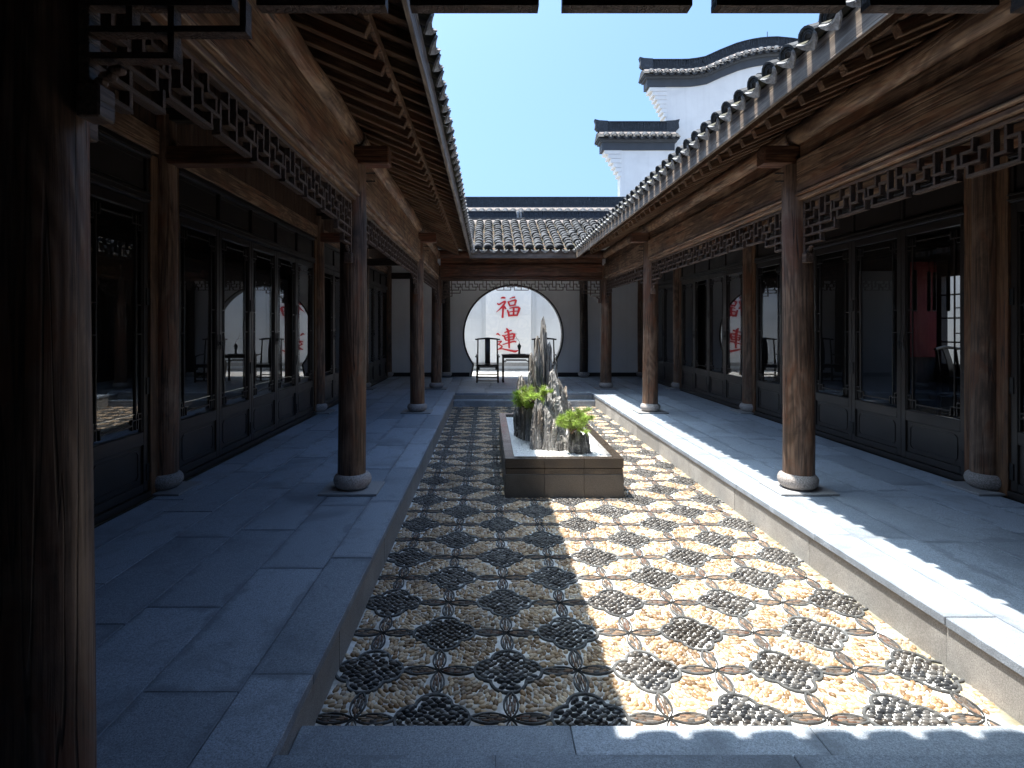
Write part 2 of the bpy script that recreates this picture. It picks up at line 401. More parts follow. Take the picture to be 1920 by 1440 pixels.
# ------------------------------------------------------------------ walkways (granite slabs as parts)
def slab(parent, x0, x1, y0, y1, z1=0.0, th=.045, mat='slab', name='paving_slab', gap=.005):
    dz = random.uniform(-.0018, .0018)
    cx, cy = (x0+x1)/2, (y0+y1)/2
    hx, hy = (x1-x0)/2-gap/2, (y1-y0)/2-gap/2
    mb = MB().cbox((-hx, -hy, -th), (hx, hy, 0), .003)
    return mb.build(name, mat, parent, (cx, cy, z1+dz))
def runs(a, b, L, first):
    ys = [a]; y = a+first
    while y < b-.25: ys.append(y); y += L*random.uniform(.93, 1.07)
    ys.append(b); return ys
for s in (-1, 1):
    st = struct(SIDE[s]+'_walkway', '%s gallery walkway of blue grey granite slabs' % SIDE[s], 'walkway')
    xs = [D_KERB-.016, 1.755, 2.14, 2.53, 2.92, 3.31, D_IN-.06]
    a, b = X(s, 1.52), X(s, 3.7)
    MB().box((min(a, b), -1.7, -.5), (max(a, b), 16.3, -.05)).build('bed', 'bed', st)
    for i in range(6):
        x0, x1 = sorted((X(s, xs[i]), X(s, xs[i+1])))
        for j, yy in enumerate([runs(-1.7, Y_WALL, 1.17, random.uniform(.4, 1.1))]):
            for y0, y1 in zip(yy[:-1], yy[1:]): slab(st, x0, x1, y0, y1)
    # kerb face stones
    yy = runs(Y_NEAR, Y_FAR, 1.15, .9)
    for y0, y1 in zip(yy[:-1], yy[1:]):
        jj = random.uniform(-.002, .003); x0, x1 = sorted((X(s, D_KERB+jj), X(s, D_KERB+.09)))
        MB().cbox((x0, y0+.0015, FZ-.1), (x1, y1-.0015, -.047), .002).build('kerb_stone', 'kerb', st)
def cross_walk(name, label, y0, y1, ys):
    st = struct(name, label, 'walkway')
    MB().box((X(-1, 1.5), y0+.01, -.5), (X(1, 1.5), y1-.01, -.05)).build('bed', 'bed', st)
    for a, b in zip(ys[:-1], ys[1:]):
        xx = runs(X(-1, D_KERB-.017), X(1, D_KERB-.017), .98, random.uniform(.4, .9))
        for x0, x1 in zip(xx[:-1], xx[1:]): slab(st, x0, x1, a, b)
    return st
nw = cross_walk('near_walkway', 'granite slab walkway under the near gallery at the camera', -1.7, Y_NEAR, [-1.7, -1.1, -.5, .1, .7, 1.3, Y_NEAR])
fw = cross_walk('far_walkway', 'granite slab floor of the hall before the moon gate', Y_FAR, Y_WALL, [Y_FAR, 12.6, 13.2, 13.8, 14.4, 15.0, 15.6, Y_WALL])
def step(name, label, y0, y1, yr):
    st = struct(name, label, 'step')
    xx = [X(-1, 1.508), X(-1, 1.508)+1.06, X(-1, 1.508)+2.0, X(1, 1.508)]
    for x0, x1 in zip(xx[:-1], xx[1:]):
        slab(st, x0, x1, y0, y1, -.13, .13+.1, 'slab', 'step_stone', .003)
        MB().cbox((x0+.001, min(yr, yr+.06), -.128), (x1-.001, max(yr, yr+.06), -.048), .002).build('riser_stone', 'kerb', st)
step('near_step', 'long granite step below the walkway edge nearest the camera', Y_NEAR-.0, 2.22, Y_NEAR-.062)
step('far_step', 'long granite step at the far end of the pebble floor', 11.95, Y_FAR, Y_FAR+.002)

# ------------------------------------------------------------------ pebble courtyard floor
AX0, AX1, AY0, AY1 = X(-1, D_KERB), X(1, D_KERB), 2.22, 11.95
cf = struct('courtyard_floor', 'sunken courtyard floor of tan and black pebble mosaic', 'floor')
MB().box((AX0-.02, AY0-.02, FZ-.15), (AX1+.02, AY1+.02, FZ)).build('mortar_bed', 'mortar', cf)
A = .342; QX, QY = .10, 2.775; QR = .155
LR, LO = .078, .080   # lobe radius / lobe offset of the quatrefoil
ni0, ni1 = int((AX0-QX)/A)-2, int((AX1-QX)/A)+2
nj0, nj1 = int((AY0-QY)/A)-2, int((AY1-QY)/A)+2
quats = []; crosses = []
for i in range(ni0, ni1+1):
    for j in range(nj0, nj1+1):
        p = (QX+i*A, QY+j*A)
        if (i+j) % 2 == 0: quats.append(p)
        else: crosses.append(p)
quats = np.array(quats); crosses = np.array(crosses)
def lobes_sd(dx, dy):
    """signed distance-like: negative inside quatrefoil"""
    m = np.full(dx.shape, 9.0)
    for ox, oy in ((LO, 0), (-LO, 0), (0, LO), (0, -LO)): m = np.minimum(m, np.hypot(dx-ox, dy-oy)-LR)
    return np.minimum(m, np.maximum(np.abs(dx), np.abs(dy))-.055)
def rel(P, off):
    """offset of points to nearest quatrefoil (off=0) centre"""
    u = (P[:, 0]-QX)/A; v = (P[:, 1]-QY)/A
    i = np.round(u); j = np.round(v); par = (i+j) % 2
    di, dj = u-i, v-j
    sh = par == (0 if off else 1)
    movx = np.abs(di) > np.abs(dj)
    i = np.where(sh & movx, i+np.sign(di+1e-9), i); j = np.where(sh & ~movx, j+np.sign(dj+1e-9), j)
    return (u-i)*A, (v-j)*A
PL, PW = A-QR-.006, .036   # petal length and half width
def petal_in(P, grow=0):
    dx, dy = rel(P, 1); r = np.zeros(len(P), bool)
    for ax in (0, 1):
        a_, b_ = (dx, dy) if ax == 0 else (dy, dx)
        t = np.abs(a_)/PL; r |= (t < 1.03) & (np.abs(b_) < PW*np.sqrt(np.clip(np.sin(np.clip(t, 0, 1)*math.pi), 0, 1))+grow)
    return r
# pebble prototype: ring8, ring8, apex
def pebble_arrays(P, ang, L, W_, H_, Z, n=8):
    k = len(P); t = np.arange(n)*2*math.pi/n
    rings = [(1.0, -.15), (.98, .35), (.68, .82)] if n >= 8 else [(1.0, -.1), (.8, .65)]
    V = []
    for r, z in rings:
        jit = 1+rng.uniform(-.1, .1, (k, n))
        lx = np.cos(t)[None]*r*L[:, None]*jit; ly = np.sin(t)[None]*r*W_[:, None]*jit
        V.append(np.stack([P[:, 0:1]+lx*np.cos(ang)[:, None]-ly*np.sin(ang)[:, None], P[:, 1:2]+lx*np.sin(ang)[:, None]+ly*np.cos(ang)[:, None], Z[:, None]+z*H_[:, None]+0*lx], -1))
    top = np.stack([P[:, 0], P[:, 1], Z+H_], -1)[:, None]
    V = np.concatenate(V+[top], 1); m = V.shape[1]; nr = len(rings)
    base = (np.arange(k)*m)[:, None]; q = []; tr = []
    for r in range(nr-1):
        for i in range(n):
            j = (i+1) % n; q.append([r*n+i, r*n+j, (r+1)*n+j, (r+1)*n+i])
    for i in range(n): tr.append([(nr-1)*n+i, (nr-1)*n+(i+1) % n, nr*n])
    q = np.array(q); tr = np.array(tr)
    Q = (base[:, :, None]+q[None]).reshape(-1, 4); T = (base[:, :, None]+tr[None]).reshape(-1, 3)
    return V.reshape(-1, 3), Q, T, m
def field(name, sel, P, ang, L, W_, H_, C, mat, n=8):
    V, Q, T, m = pebble_arrays(P[sel], ang[sel], L[sel], W_[sel], H_[sel], np.full(sel.sum(), FZ), n)
    me = npmesh(name, V, [Q, T], mat, np.repeat(C[sel], m, 0))
    o = place(name, me, cf); o['kind'] = 'stuff'; return o
def tan_grid(sign):
    du, dv = .0362, .0218
    nu, nv = int(14/du), int(14/dv)
    iu, iv = np.meshgrid(np.arange(-nu//2, nu//2), np.arange(-nv//2, nv//2), indexing='ij')
    u = (iu+.5*(iv % 2))*du; v = iv*dv
    u = u+rng.uniform(-.24, .24, u.shape)*du; v = v+rng.uniform(-.2, .2, v.shape)*dv
    c = math.cos(R(45)); u, v = u.ravel(), v.ravel()
    x = QX+1+(u*c-v*c*sign); y = QY+4.5+(u*c*sign+v*c)
    return np.stack([x, y], 1)
PT, AT = [], []
for sign in (1, -1):
    P = tan_grid(sign)
    ok = (P[:, 0] > AX0+.012) & (P[:, 0] < AX1-.014) & (P[:, 1] > AY0-.01) & (P[:, 1] < AY1-.01); P = P[ok]
    dx, dy = rel(P, 0); ok = (np.sign(dx*dy) == sign) & (lobes_sd(dx, dy) > .025); P = P[ok]
    P = P[~petal_in(P, .0085)]
    # clip out the planter footprint
    PT.append(P); dx, dy = rel(P, 0); AT.append(np.arctan2(dy, dx))
PT = np.concatenate(PT); AT = np.concatenate(AT)+rng.normal(0, .22, len(PT))
ok = ~((PT[:, 0] > .2) & (PT[:, 0] < 1.31) & (PT[:, 1] > 5.6) & (PT[:, 1] < 8.45)); PT, AT = PT[ok], AT[ok]
nT = len(PT)
LT = rng.uniform(.017, .0225, nT); WT = rng.uniform(.0100, .0135, nT); HT = rng.uniform(.0085, .0135, nT)
keys = np.array([p for p, _ in PEBC]); kc = np.array([c for _, c in PEBC]); rr = rng.random(nT)
CT = np.stack([np.interp(rr, keys, kc[:, i]) for i in range(3)], 1)
# black pebbles in the quatrefoils
P = []
for (qx, qy) in quats:
    if not (AX0-.2 < qx < AX1+.2 and AY0-.2 < qy < AY1+.2): continue
    iu, iv = np.meshgrid(np.arange(-5, 6), np.arange(-9, 10), indexing='ij')
    x = (iu+.5*(iv % 2))*.041+rng.uniform(-.006, .006, iu.shape); y = iv*.0215+rng.uniform(-.004, .004, iu.shape)
    x, y = x.ravel(), y.ravel(); k = lobes_sd(x, y) < -.0075; P.append(np.stack([x[k]+qx, y[k]+qy], 1))
PB = np.concatenate(P)
ok = (PB[:, 0] > AX0+.012) & (PB[:, 0] < AX1-.014) & (PB[:, 1] > AY0-.01) & (PB[:, 1] < AY1-.01) & ~((PB[:, 0] > .2) & (PB[:, 0] < 1.31) & (PB[:, 1] > 5.6) & (PB[:, 1] < 8.45))
PB = PB[ok]; nB = len(PB)
AB = rng.normal(.12, .3, nB); LB = rng.uniform(.017, .0235, nB); WB = rng.uniform(.0095, .0125, nB); HB = rng.uniform(.011, .018, nB)
rb = rng.random(nB)[:, None]; CB = np.clip(np.array([[.028, .032, .040]])*(1-rb)+np.array([[.17, .168, .168]])*rb**1.5, 0, 1)
def singles(name, P, ang, L, W_, H_, mat, count=290):
    vis = (P[:, 0]/P[:, 1] > -.42) & (P[:, 1] > 2.42) & (P[:, 0]/P[:, 1] < .98)
    order = np.argsort(np.where(vis, P[:, 1], 99))[:count]
    V, Q, T, m = pebble_arrays(np.zeros((1, 2)), np.zeros(1), np.ones(1), np.ones(1), np.ones(1), np.zeros(1), 8)
    me = npmesh(name, V, [Q, T], mat)
    for i in order:
        place(name, me, cf, (P[i, 0], P[i, 1], FZ), (0, 0, float(ang[i])), (L[i], W_[i], H_[i]))
    rest = np.ones(len(P), bool); rest[order] = False; return rest
restT = singles('tan_pebble', PT, AT, LT, WT, HT, 'pebo'); restB = singles('black_pebble', PB, AB, LB, WB, HB, 'bpebo')
near = PT[:, 1] < 7
field('tan_pebble_field', restT & near, PT, AT, LT, WT, HT, CT, 'peb', 8)
field('tan_pebble_far_field', restT & ~near, PT, AT, LT, WT, HT, CT, 'peb', 6)
field('black_pebble_field', restB, PB, AB, LB, WB, HB, CB, 'bpeb', 8)
# quatrefoil rims
def quat_outline(grow):
    pts = []
    R_ = LR+grow; a_in = 0
    # intersection of neighbouring lobes lies on the diagonal
    d = (LO+math.sqrt(max(0, 2*R_*R_-LO*LO)))/2
    for k in range(4):
        base = k*math.pi/2; c = (LO*math.cos(base), LO*math.sin(base))
        px, py = d*math.cos(base-math.pi/4)*math.sqrt(2), d*math.sin(base-math.pi/4)*math.sqrt(2)
        a0 = math.atan2(py-c[1], px-c[0]); px, py = d*math.cos(base+math.pi/4)*math.sqrt(2), d*math.sin(base+math.pi/4)*math.sqrt(2)
        a1 = math.atan2(py-c[1], px-c[0])
        while a1 < a0: a1 += 2*math.pi
        for i in range(9): a = a0+(a1-a0)*i/9; pts.append((c[0]+R_*math.cos(a), c[1]+R_*math.sin(a)))
    return pts
def ring_mesh(inner, outer, z0, z1, name, mat, chamf=.003):
    n = len(inner); vs = []
    def lp(a, b, t): return [(p[0]+(q[0]-p[0])*t, p[1]+(q[1]-p[1])*t) for p, q in zip(a, b)]
    loops = [(outer, z0), (outer, z1-chamf), (lp(outer, inner, .2), z1), (lp(outer, inner, .8), z1), (inner, z1-chamf), (inner, z0)]
    for pts, z in loops: vs += [(x, y, z) for x, y in pts]
    fs = []
    for l in range(5):
        for i in range(n):
            j = (i+1) % n; fs.append((l*n+i, l*n+j, (l+1)*n+j, (l+1)*n+i))
    return MB().add(vs, fs).mesh(name, mat)
rim_me = ring_mesh(quat_outline(0), quat_outline(.014), -.01, .0115, 'quatrefoil_rim', 'rim')
def inside(p, m=0): return AX0-m < p[0] < AX1+m and AY0-m < p[1] < AY1+m and not (.28 < p[0] < 1.22 and 5.7 < p[1] < 8.35)
for q in quats:
    if inside(q, .1): place('quatrefoil_rim', rim_me, cf, (q[0], q[1], FZ), (0, 0, random.uniform(-.05, .05)), (random.uniform(.97, 1.03), random.uniform(.97, 1.03), 1))
# petals
def lens(L, Wd, n=12):
    t = [i/n for i in range(n+1)]
    up = [(x*L, Wd*math.sin(math.pi*x)**.75) for x in t]; return up+[(x, -y) for x, y in up[-2:0:-1]]
pet_me = ring_mesh(lens(PL-.017, PW-.0085), lens(PL, PW), -.01, .0105, 'petal_rim', 'rim')
for v in pet_me.vertices:
    pass
chip_mes = []
for k in range(4):
    Vc, Fc, Cc = [], [], []
    mb = MB(); cols = []
    for row in range(-2, 3):
        x = .018+abs(row)*.016
        while x < PL-.03-abs(row)*.016:
            ln = random.uniform(.022, .05); y = row*.0088+random.uniform(-.0012, .0012); x1 = min(x+ln, PL-.02-abs(row)*.014)
            if x1-x > .012 and abs(y) < PW*math.sin(math.pi*(x+x1)/2/PL)-.012:
                h = random.uniform(.006, .0105); a = random.uniform(-.08, .08)
                mb.box((x, -.0034, -.01), (x1-.002, .0034, h), Matrix.Translation((0, y, 0)) @ Matrix.Rotation(a*.4, 4, 'Z'))
                c = random.choice([(.18, .10, .075), (.27, .17, .12), (.12, .10, .09), (.34, .25, .18), (.10, .10, .105), (.2, .19, .19)]); cols += [c]*8
            x += ln
    me = npmesh('brick_chips', np.array(mb.v), [np.array(mb.f)], 'chip', np.array(cols), False); chip_mes.append(me)
pets = []
for c in crosses:
    for k in range(4):
        m_ = (c[0]+math.cos(k*math.pi/2)*PL/2, c[1]+math.sin(k*math.pi/2)*PL/2)
        if inside(m_, -.05): pets.append((c[0], c[1], k*math.pi/2, m_[1] if m_[0]/m_[1] > -.42 else 50))
pets.sort(key=lambda p: p[3])
far_r = MB(); fc_v, fc_f, fc_c = [], [], []; off = 0
for n_, (x, y, a, _) in enumerate(pets):
    a += random.uniform(-.05, .05)
    o_ = (x+.004*math.cos(a), y+.004*math.sin(a), FZ)
    if n_ < 290:
        p = place('petal_rim', pet_me, cf, o_, (0, 0, a)); ch = place('brick_chips', chip_mes[n_ % 4], p); ch['kind'] = 'stuff'
    else:
        Mx = Matrix.Translation(o_) @ Matrix.Rotation(a, 4, 'Z')
        far_r.add([Mx @ v.co for v in pet_me.vertices], [tuple(p.vertices) for p in pet_me.polygons])
        me = chip_mes[n_ % 4]; far_r.add([Mx @ v.co for v in me.vertices], [tuple(p.vertices) for p in me.polygons])
o = far_r.build('petal_rim_far_field', 'rim', cf); o['kind'] = 'stuff'

# ------------------------------------------------------------------ columns
def column(x, y, ztop, label, group, plate=True, r=.12, shaft='col', seed=0):
    t = thing('timber_column', label, 'column', (x, y, 0), 0, group)
    rnd = random.Random(seed); n = 28; prof = []
    vs = []; fs = []; lv = 16; ph = rnd.uniform(0, 6)
    for j in range(lv+1):
        z = .125+(ztop-.125)*j/lv; rr_ = r*(1.03-.07*j/lv)
        ox, oy = .006*math.sin(z*1.3+ph), .006*math.cos(z*1.7+ph)
        for i in range(n):
            a = 2*math.pi*i/n; q = rr_*(1+.012*math.sin(3*a+z*.8+ph)+.008*math.sin(7*a+z*2.1+ph*2))
            vs.append((ox+q*math.cos(a), oy+q*math.sin(a), z))
    for j in range(lv):
        for i in range(n): k = (i+1) % n; fs.append((j*n+i, j*n+k, (j+1)*n+k, (j+1)*n+i))
    fs.append(tuple((lv)*n+i for i in range(n)))
    MB().add(vs, fs).build('shaft', shaft, t, (0, 0, 0), True)
    MB().lathe([(.10, .02), (.12, .022), (.145, .042), (.162, .075), (.165, .10), (.158, .126), (.142, .145), (.126, .152), (.1, .152)], 28).build('drum_stone', 'drum', t, (0, 0, 0), True)
    if plate: MB().cbox((-.25, -.2, .001), (.25, .2, .02), .003).build('base_plate', 'plate', t)
    return t
G1 = 'round timber columns on drum stones'
el = {(-1, 0): 'thick dark timber column filling the left edge of the picture, nearest the camera',
      (-1, 1): 'brown timber column on drum stone, second of left eave row, on slabs left of planter',
      (-1, 2): 'brown timber column on drum stone, third of left eave row, left of planter rock',
      (-1, 3): 'timber column at far left corner of courtyard where the end beam meets left beam',
      (1, 0): 'timber column of right eave row nearest the camera, outside the right picture edge',
      (1, 1): 'brown timber column half in sunlight, second of right eave row, drum stone lit by sun',
      (1, 2): 'brown timber column, third of right eave row, drum stone at edge of sunlit strip',
      (1, 3): 'reddish timber column at far right corner of courtyard where the end beam ends'}
for (s, i), lb in el.items(): column(X(s, D_COL), YC[i], 2.86, lb, G1, True, .118 if s < 0 else .125, 'col', i*7+s)
il = ['nearest the camera', 'second from the camera', 'third from the camera', 'fourth from the camera', 'in the far corner']
for s in (-1, 1):
    for i, y in enumerate(YC+[16.17]):
        column(X(s, D_IN), y, 3.3, 'timber column set in the %s door wall, %s' % (SIDE[s], il[i]), 'columns set in the door walls', i < 4, .115, 'col', 50+i*3+s)
        for k, sg in ((0, -1), (1, 1)):
            if i == 4 and sg > 0: continue
            o = MB().cbox((-.04, -.055, 0), (.04, .055, 2.9), .004).build('jamb_board', 'wz', None, (X(s, D_IN+.015), y+sg*.165, .003))
            tag(o, '%s jamb board on %s side of %s wall column %s' % ('upright timber', 'near' if sg < 0 else 'far', SIDE[s], il[i]), 'jamb', 'timber jamb boards beside wall columns')
for s in (-1, 1):
    column(X(s, D_COL), 16.13, 3.3, 'dark timber column against white wall %s of the moon gate' % SIDE[s], 'columns beside moon gate', False, .115, 'dwood', 90+s)

# ------------------------------------------------------------------ bays: beams, purlins, hanging lattice
def fret(L):
    n = max(1, round(L/.405)); P_ = L/n; S = []
    for k in range(n):
        u = k*P_
        def H(z, a, b): S.append((u+a*P_, z, u+b*P_, z))
        def V(a, z0, z1): S.append((u+a*P_, z0, u+a*P_, z1))
        H(-3, .1, .9); V(.1, -3, -1); V(.9, -3, -2); V(.5, 0, -3); H(-1, .1, .3); H(-2, .3, .5); V(.3, 0, -2)
        H(-2, .7, 1.1 if k < n-1 else 1.0); V(.7, -1, -2); H(-1, .5, .7) ; H(-1, .82, 1.0); V(.82, 0, -1)
        if k: V(0, -1, -2)
    for m in (0, 1):
        def q(u): return u if m == 0 else L-u
        for (a, z, b) in ((0, -4, .40), (0, -5, .21), (0, -3, .1*P_), (0, -2, .1*P_)): S.append((q(a), z, q(b), z))
        for (a, z0, z1) in ((.40, -4, -3), (.21, -5, -3), (.1, -4, -3)): S.append((q(a), z0, q(a), z1))
    return S
def bay(axis, fixed, t0, t1, inn, name, r0=.12, mat=None):
    """axis 'y': runs along Y at x=fixed; inn = +1/-1 direction of the courtyard across the bay"""
    mat = mat or ('wy' if axis == 'y' else 'wx')
    def P(t, c, z): return (c*inn, t, z) if axis == 'y' else (t, c*inn, z)
    org = (fixed, 0, 0) if axis == 'y' else (0, fixed, 0)
    def bx(mb, a0, a1, c0, c1, z0, z1, ch=.006):
        p, q = P(a0, c0, z0), P(a1, c1, z1); mb.cbox(tuple(map(min, p, q)), tuple(map(max, p, q)), ch); return mb
    a, b = t0+r0*.8, t1-r0*.8
    mid = (t0+t1)/2
    def rb(nm, mt, par, a0, a1, c0, c1, z0, z1, ch=.006):
        c_ = (a0+a1)/2; o_ = P(c_, (c0+c1)/2, (z0+z1)/2); mb = MB()
        h = P((a1-a0)/2, abs(c1-c0)/2, (z1-z0)/2); h = tuple(abs(x) for x in h)
        return mb.cbox(tuple(-x for x in h), h, ch).build(nm, mt, par, o_)
    e = thing('eave_beam', 'deep timber eave beam with bold grain, %s' % name, 'beam', org, 0, 'eave beams between columns')
    rb('beam', mat, e, a, b, -.07, .07, 2.60, 2.895, .012)
    rb('moulding', mat, e, a, b, -.085, .085, 2.575, 2.597, .006)
    rb('lower_moulding', mat, e, a, b, -.055, .055, 2.535, 2.572, .006)
    rb('upper_board', mat, e, a, b, -.035, .035, 2.90, 3.03, .004)
    p = thing('purlin', 'round log purlin carrying the rafters, %s' % name, 'purlin', org, 0, 'round log purlins under the rafters')
    rnd = random.Random(hash(name) % 999); ph = rnd.uniform(0, 9)
    pts = [P(t0+(t1-t0)*i/24, .006*math.sin(i*.7+ph), 3.125+.005*math.cos(i*.9+ph)) for i in range(25)]
    MB().tube(pts, [.1*(1+.03*math.sin(i*1.1+ph)) for i in range(25)], 24).build('log', mat, p, (0, 0, 0), True)
    l = thing('hanging_lattice', 'timber fretwork lattice hanging below eave beam, %s' % name, 'lattice', org, 0, 'fretwork lattices under the eave beams')
    a, b = t0+r0+.002, t1-r0-.002
    rb('top_rail', 'latt', l, a, b, -.02, .02, 2.506, 2.53, .003)
    L = b-a-.06; z0 = 2.505; h = .07; w2 = .0085
    for (u0, k0, u1, k1) in fret(L):
        u0, u1 = sorted((u0, u1)); k0, k1 = sorted((k0, k1))
        d = .0195 if k0 == k1 else .0175
        bar('fret_bar', 'latt', l, P(a+.03+u0-w2, -d, z0+k0*h-w2), P(a+.03+u1+w2, d, z0+k1*h+w2))
    for e0, sg in ((a, 1), (b, -1)):
        t_a, t_b = sorted((e0, e0+sg*.028))
        rb('side_post', 'latt', l, t_a, t_b, -.024, .024, 2.08, 2.504, .003)
        t_a, t_b = sorted((e0+sg*.0, e0+sg*.062))
        rb('drop_block', 'latt', l, t_a, t_b, -.034, .034, 1.99, 2.078, .005)
        mb = MB()
        for k in range(5):
            cx_, cz_ = e0+sg*(.045+.012*k), 2.092+.008*k+.006*(k % 2)
            c_ = P(cx_, 0, cz_)
            mb.lathe([(.004, -.014), (.015, -.008), (.018, 0), (.012, .01), (.003, .014)], 8, c_)
        mb.build('carved_scroll', 'latt', l, (0, 0, 0), True)
    return l
bn = ['in the near bay', 'in the middle bay', 'in the far bay']
for s in (-1, 1):
    for i in range(3): bay('y', X(s, D_COL), YC[i], YC[i+1], -s, '%s gallery, %s' % (SIDE[s], bn[i]))
bay('x', YC[3], X(-1, D_COL), X(1, D_COL), -1, 'across the far end before the moon gate')
bay('x', YC[0], X(-1, D_COL), X(1, D_COL), 1, 'across the top of the picture, nearest the camera')
# tie beams from wall column to eave column, heads project into the court
for s in (-1, 1):
    for i, y in enumerate(YC):
        t = thing('tie_beam', 'dark timber tie beam across %s gallery at the %s column pair' % (SIDE[s], ['nearest', 'second', 'third', 'fourth'][i]), 'beam', (X(s, D_COL), y, 0), 0, 'tie beams across the galleries')
        xa, xb = sorted((-s*.33, s*(D_IN-D_COL)))
        if i in (0, 3): xa, xb = sorted((s*.10, s*(D_IN-D_COL)))
        MB().cbox((xa, -.078, 2.865), (xb, .078, 3.022), .008).build('lower_beam', 'wx' if i in (1, 2) else 'dwood', t)
        xa, xb = sorted((s*.1, s*(D_IN-D_COL)))
        MB().cbox((xa, -.06, 3.25), (xb, .06, 3.36), .008).build('upper_beam', 'dwood', t)
        if i in (1, 2):
            for z in (2.73, 2.80): MB().tube([(-s*.10, -.0, z), (-s*.2, 0, z)], .006, 6).build('iron_pin', 'iron', t)
for s in (-1, 1):
    xa, xb = sorted((X(s, D_COL+.1), X(s, D_IN-.1)))
    o = MB().cbox((-(xb-xa)/2, -.07, -.085), ((xb-xa)/2, .07, .085), .008).build('wall_tie_beam', 'dwood', None, ((xa+xb)/2, 16.19, 2.91))
    tag(o, 'black tie beam along the white wall at %s end of the far hall' % SIDE[s], 'beam', 'tie beams on the end wall')

# ------------------------------------------------------------------ door walls
def leaf_meshes(wd):
    W2 = wd/2; z0, z1 = .06, 2.48; parts = []
    def p(nm, mt, a, b, c=.004): parts.append((nm, MB().cbox(a, b, c).mesh(nm, mt)))
    st = .062
    for sg in (-1, 1):
        a, b = sorted((sg*(W2-.002), sg*(W2-st)))
        p('stile', 'door', (a, -.026, z0), (b, .026, z1))
        c, d = sorted((sg*(W2-st), sg*(W2-st-.014))); p('inner_bead', 'door', (c, -.016, .57), (d, .016, 2.39), .003)
    for za, zb in ((z0, .13), (.455, .565), (2.40, z1)): p('rail', 'door', (-W2+st, -.025, za), (W2-st, .025, zb))
    p('lower_panel', 'door', (-W2+st, -.008, .13), (W2-st, .008, .455), .002)
    # raised moulding with clipped corners on the panel
    def clip(hw, z0_, z1_, c): return [(-hw+c, z0_), (hw-c, z0_), (hw, z0_+c), (hw, z1_-c), (hw-c, z1_), (-hw+c, z1_), (-hw, z1_-c), (-hw, z0_+c)]
    o_, i_ = clip(W2-st-.045, .165, .42, .03), clip(W2-st-.056, .176, .409, .026)
    vs = [(x, -.008, z) for x, z in o_]+[(x, -.0145, z) for x, z in o_]+[(x, -.0145, z) for x, z in i_]+[(x, -.008, z) for x, z in i_]
    fs = [(l*8+i, l*8+(i+1) % 8, (l+1)*8+(i+1) % 8, (l+1)*8+i) for l in range(3) for i in range(8)]
    parts.append(('panel_moulding', MB().add(vs, fs).mesh('panel_moulding', 'door')))
    parts.append(('glass_pane', MB().add([(-W2+st+.001, 0, .566), (W2-st-.001, 0, .566), (W2-st-.001, 0, 2.399), (-W2+st+.001, 0, 2.399)], [(0, 1, 2, 3)]).mesh('glass_pane', 'glass')))
    gi = W2-st-.014; bw_ = .0055; bars = []
    vx = gi-.068
    for sg in (-1, 1):
        bars.append((sg*vx, .60, sg*vx, 2.36))
        for z in (1.38, 1.62): bars.append((sg*vx, z, sg*gi, z))
        for zb, dz in ((.60, 1), (2.36, -1)):
            # corner fret squares
            bars.append((sg*gi, zb+dz*.075, sg*(vx-.045), zb+dz*.075))
            bars.append((sg*(vx-.045), zb+dz*.0, sg*(vx-.045), zb+dz*.075))
            bars.append((sg*(vx+.03), zb+dz*.0, sg*(vx+.03), zb+dz*.12)); bars.append((sg*(vx+.03), zb+dz*.12, sg*gi, zb+dz*.12))
    for zb, dz in ((.60, 1), (2.36, -1)): bars.append((-(vx-.045), zb+dz*.035, (vx-.045), zb+dz*.035))
    return parts, bars
LEAF = {}
def door_leaf(wd, loc, rz, label, hinge, handle):
    key = round(wd, 3)
    if key not in LEAF: LEAF[key] = leaf_meshes(wd)
    parts, bars = LEAF[key]
    t = thing('lattice_door', label, 'door', loc, rz, 'glazed lattice door leaves')
    for nm, me in parts: place(nm, me, t)
    for (x0, za, x1, zb) in bars:
        x0, x1 = sorted((x0, x1)); za, zb = sorted((za, zb))
        bar('glazing_bar', 'door', t, (x0-.0055, -.0135, za-.0055), (x1+.0055, -.0035, zb+.0055))
    if hinge:
        for z in (.22, .945, 1.695): bar('hinge', 'iron', t, (hinge*(wd/2)-.034, -.034, z-.07), (hinge*(wd/2)+.034, -.0265, z+.07))
    if handle:
        x = handle*(wd/2-.03)
        bar('handle_plate', 'iron', t, (x-.012, -.03, 1.2), (x+.012, -.0262, 1.36))
        ring = [(x+.022*math.cos(a), -.036, 1.265+.022*math.sin(a)) for a in [k*math.pi/6 for k in range(13)]]
        MB().tube(ring, .004, 6).build('handle_ring', 'iron', t, (0, 0, 0), True)
    return t
ordn = ['first', 'second', 'third', 'fourth', 'fifth']
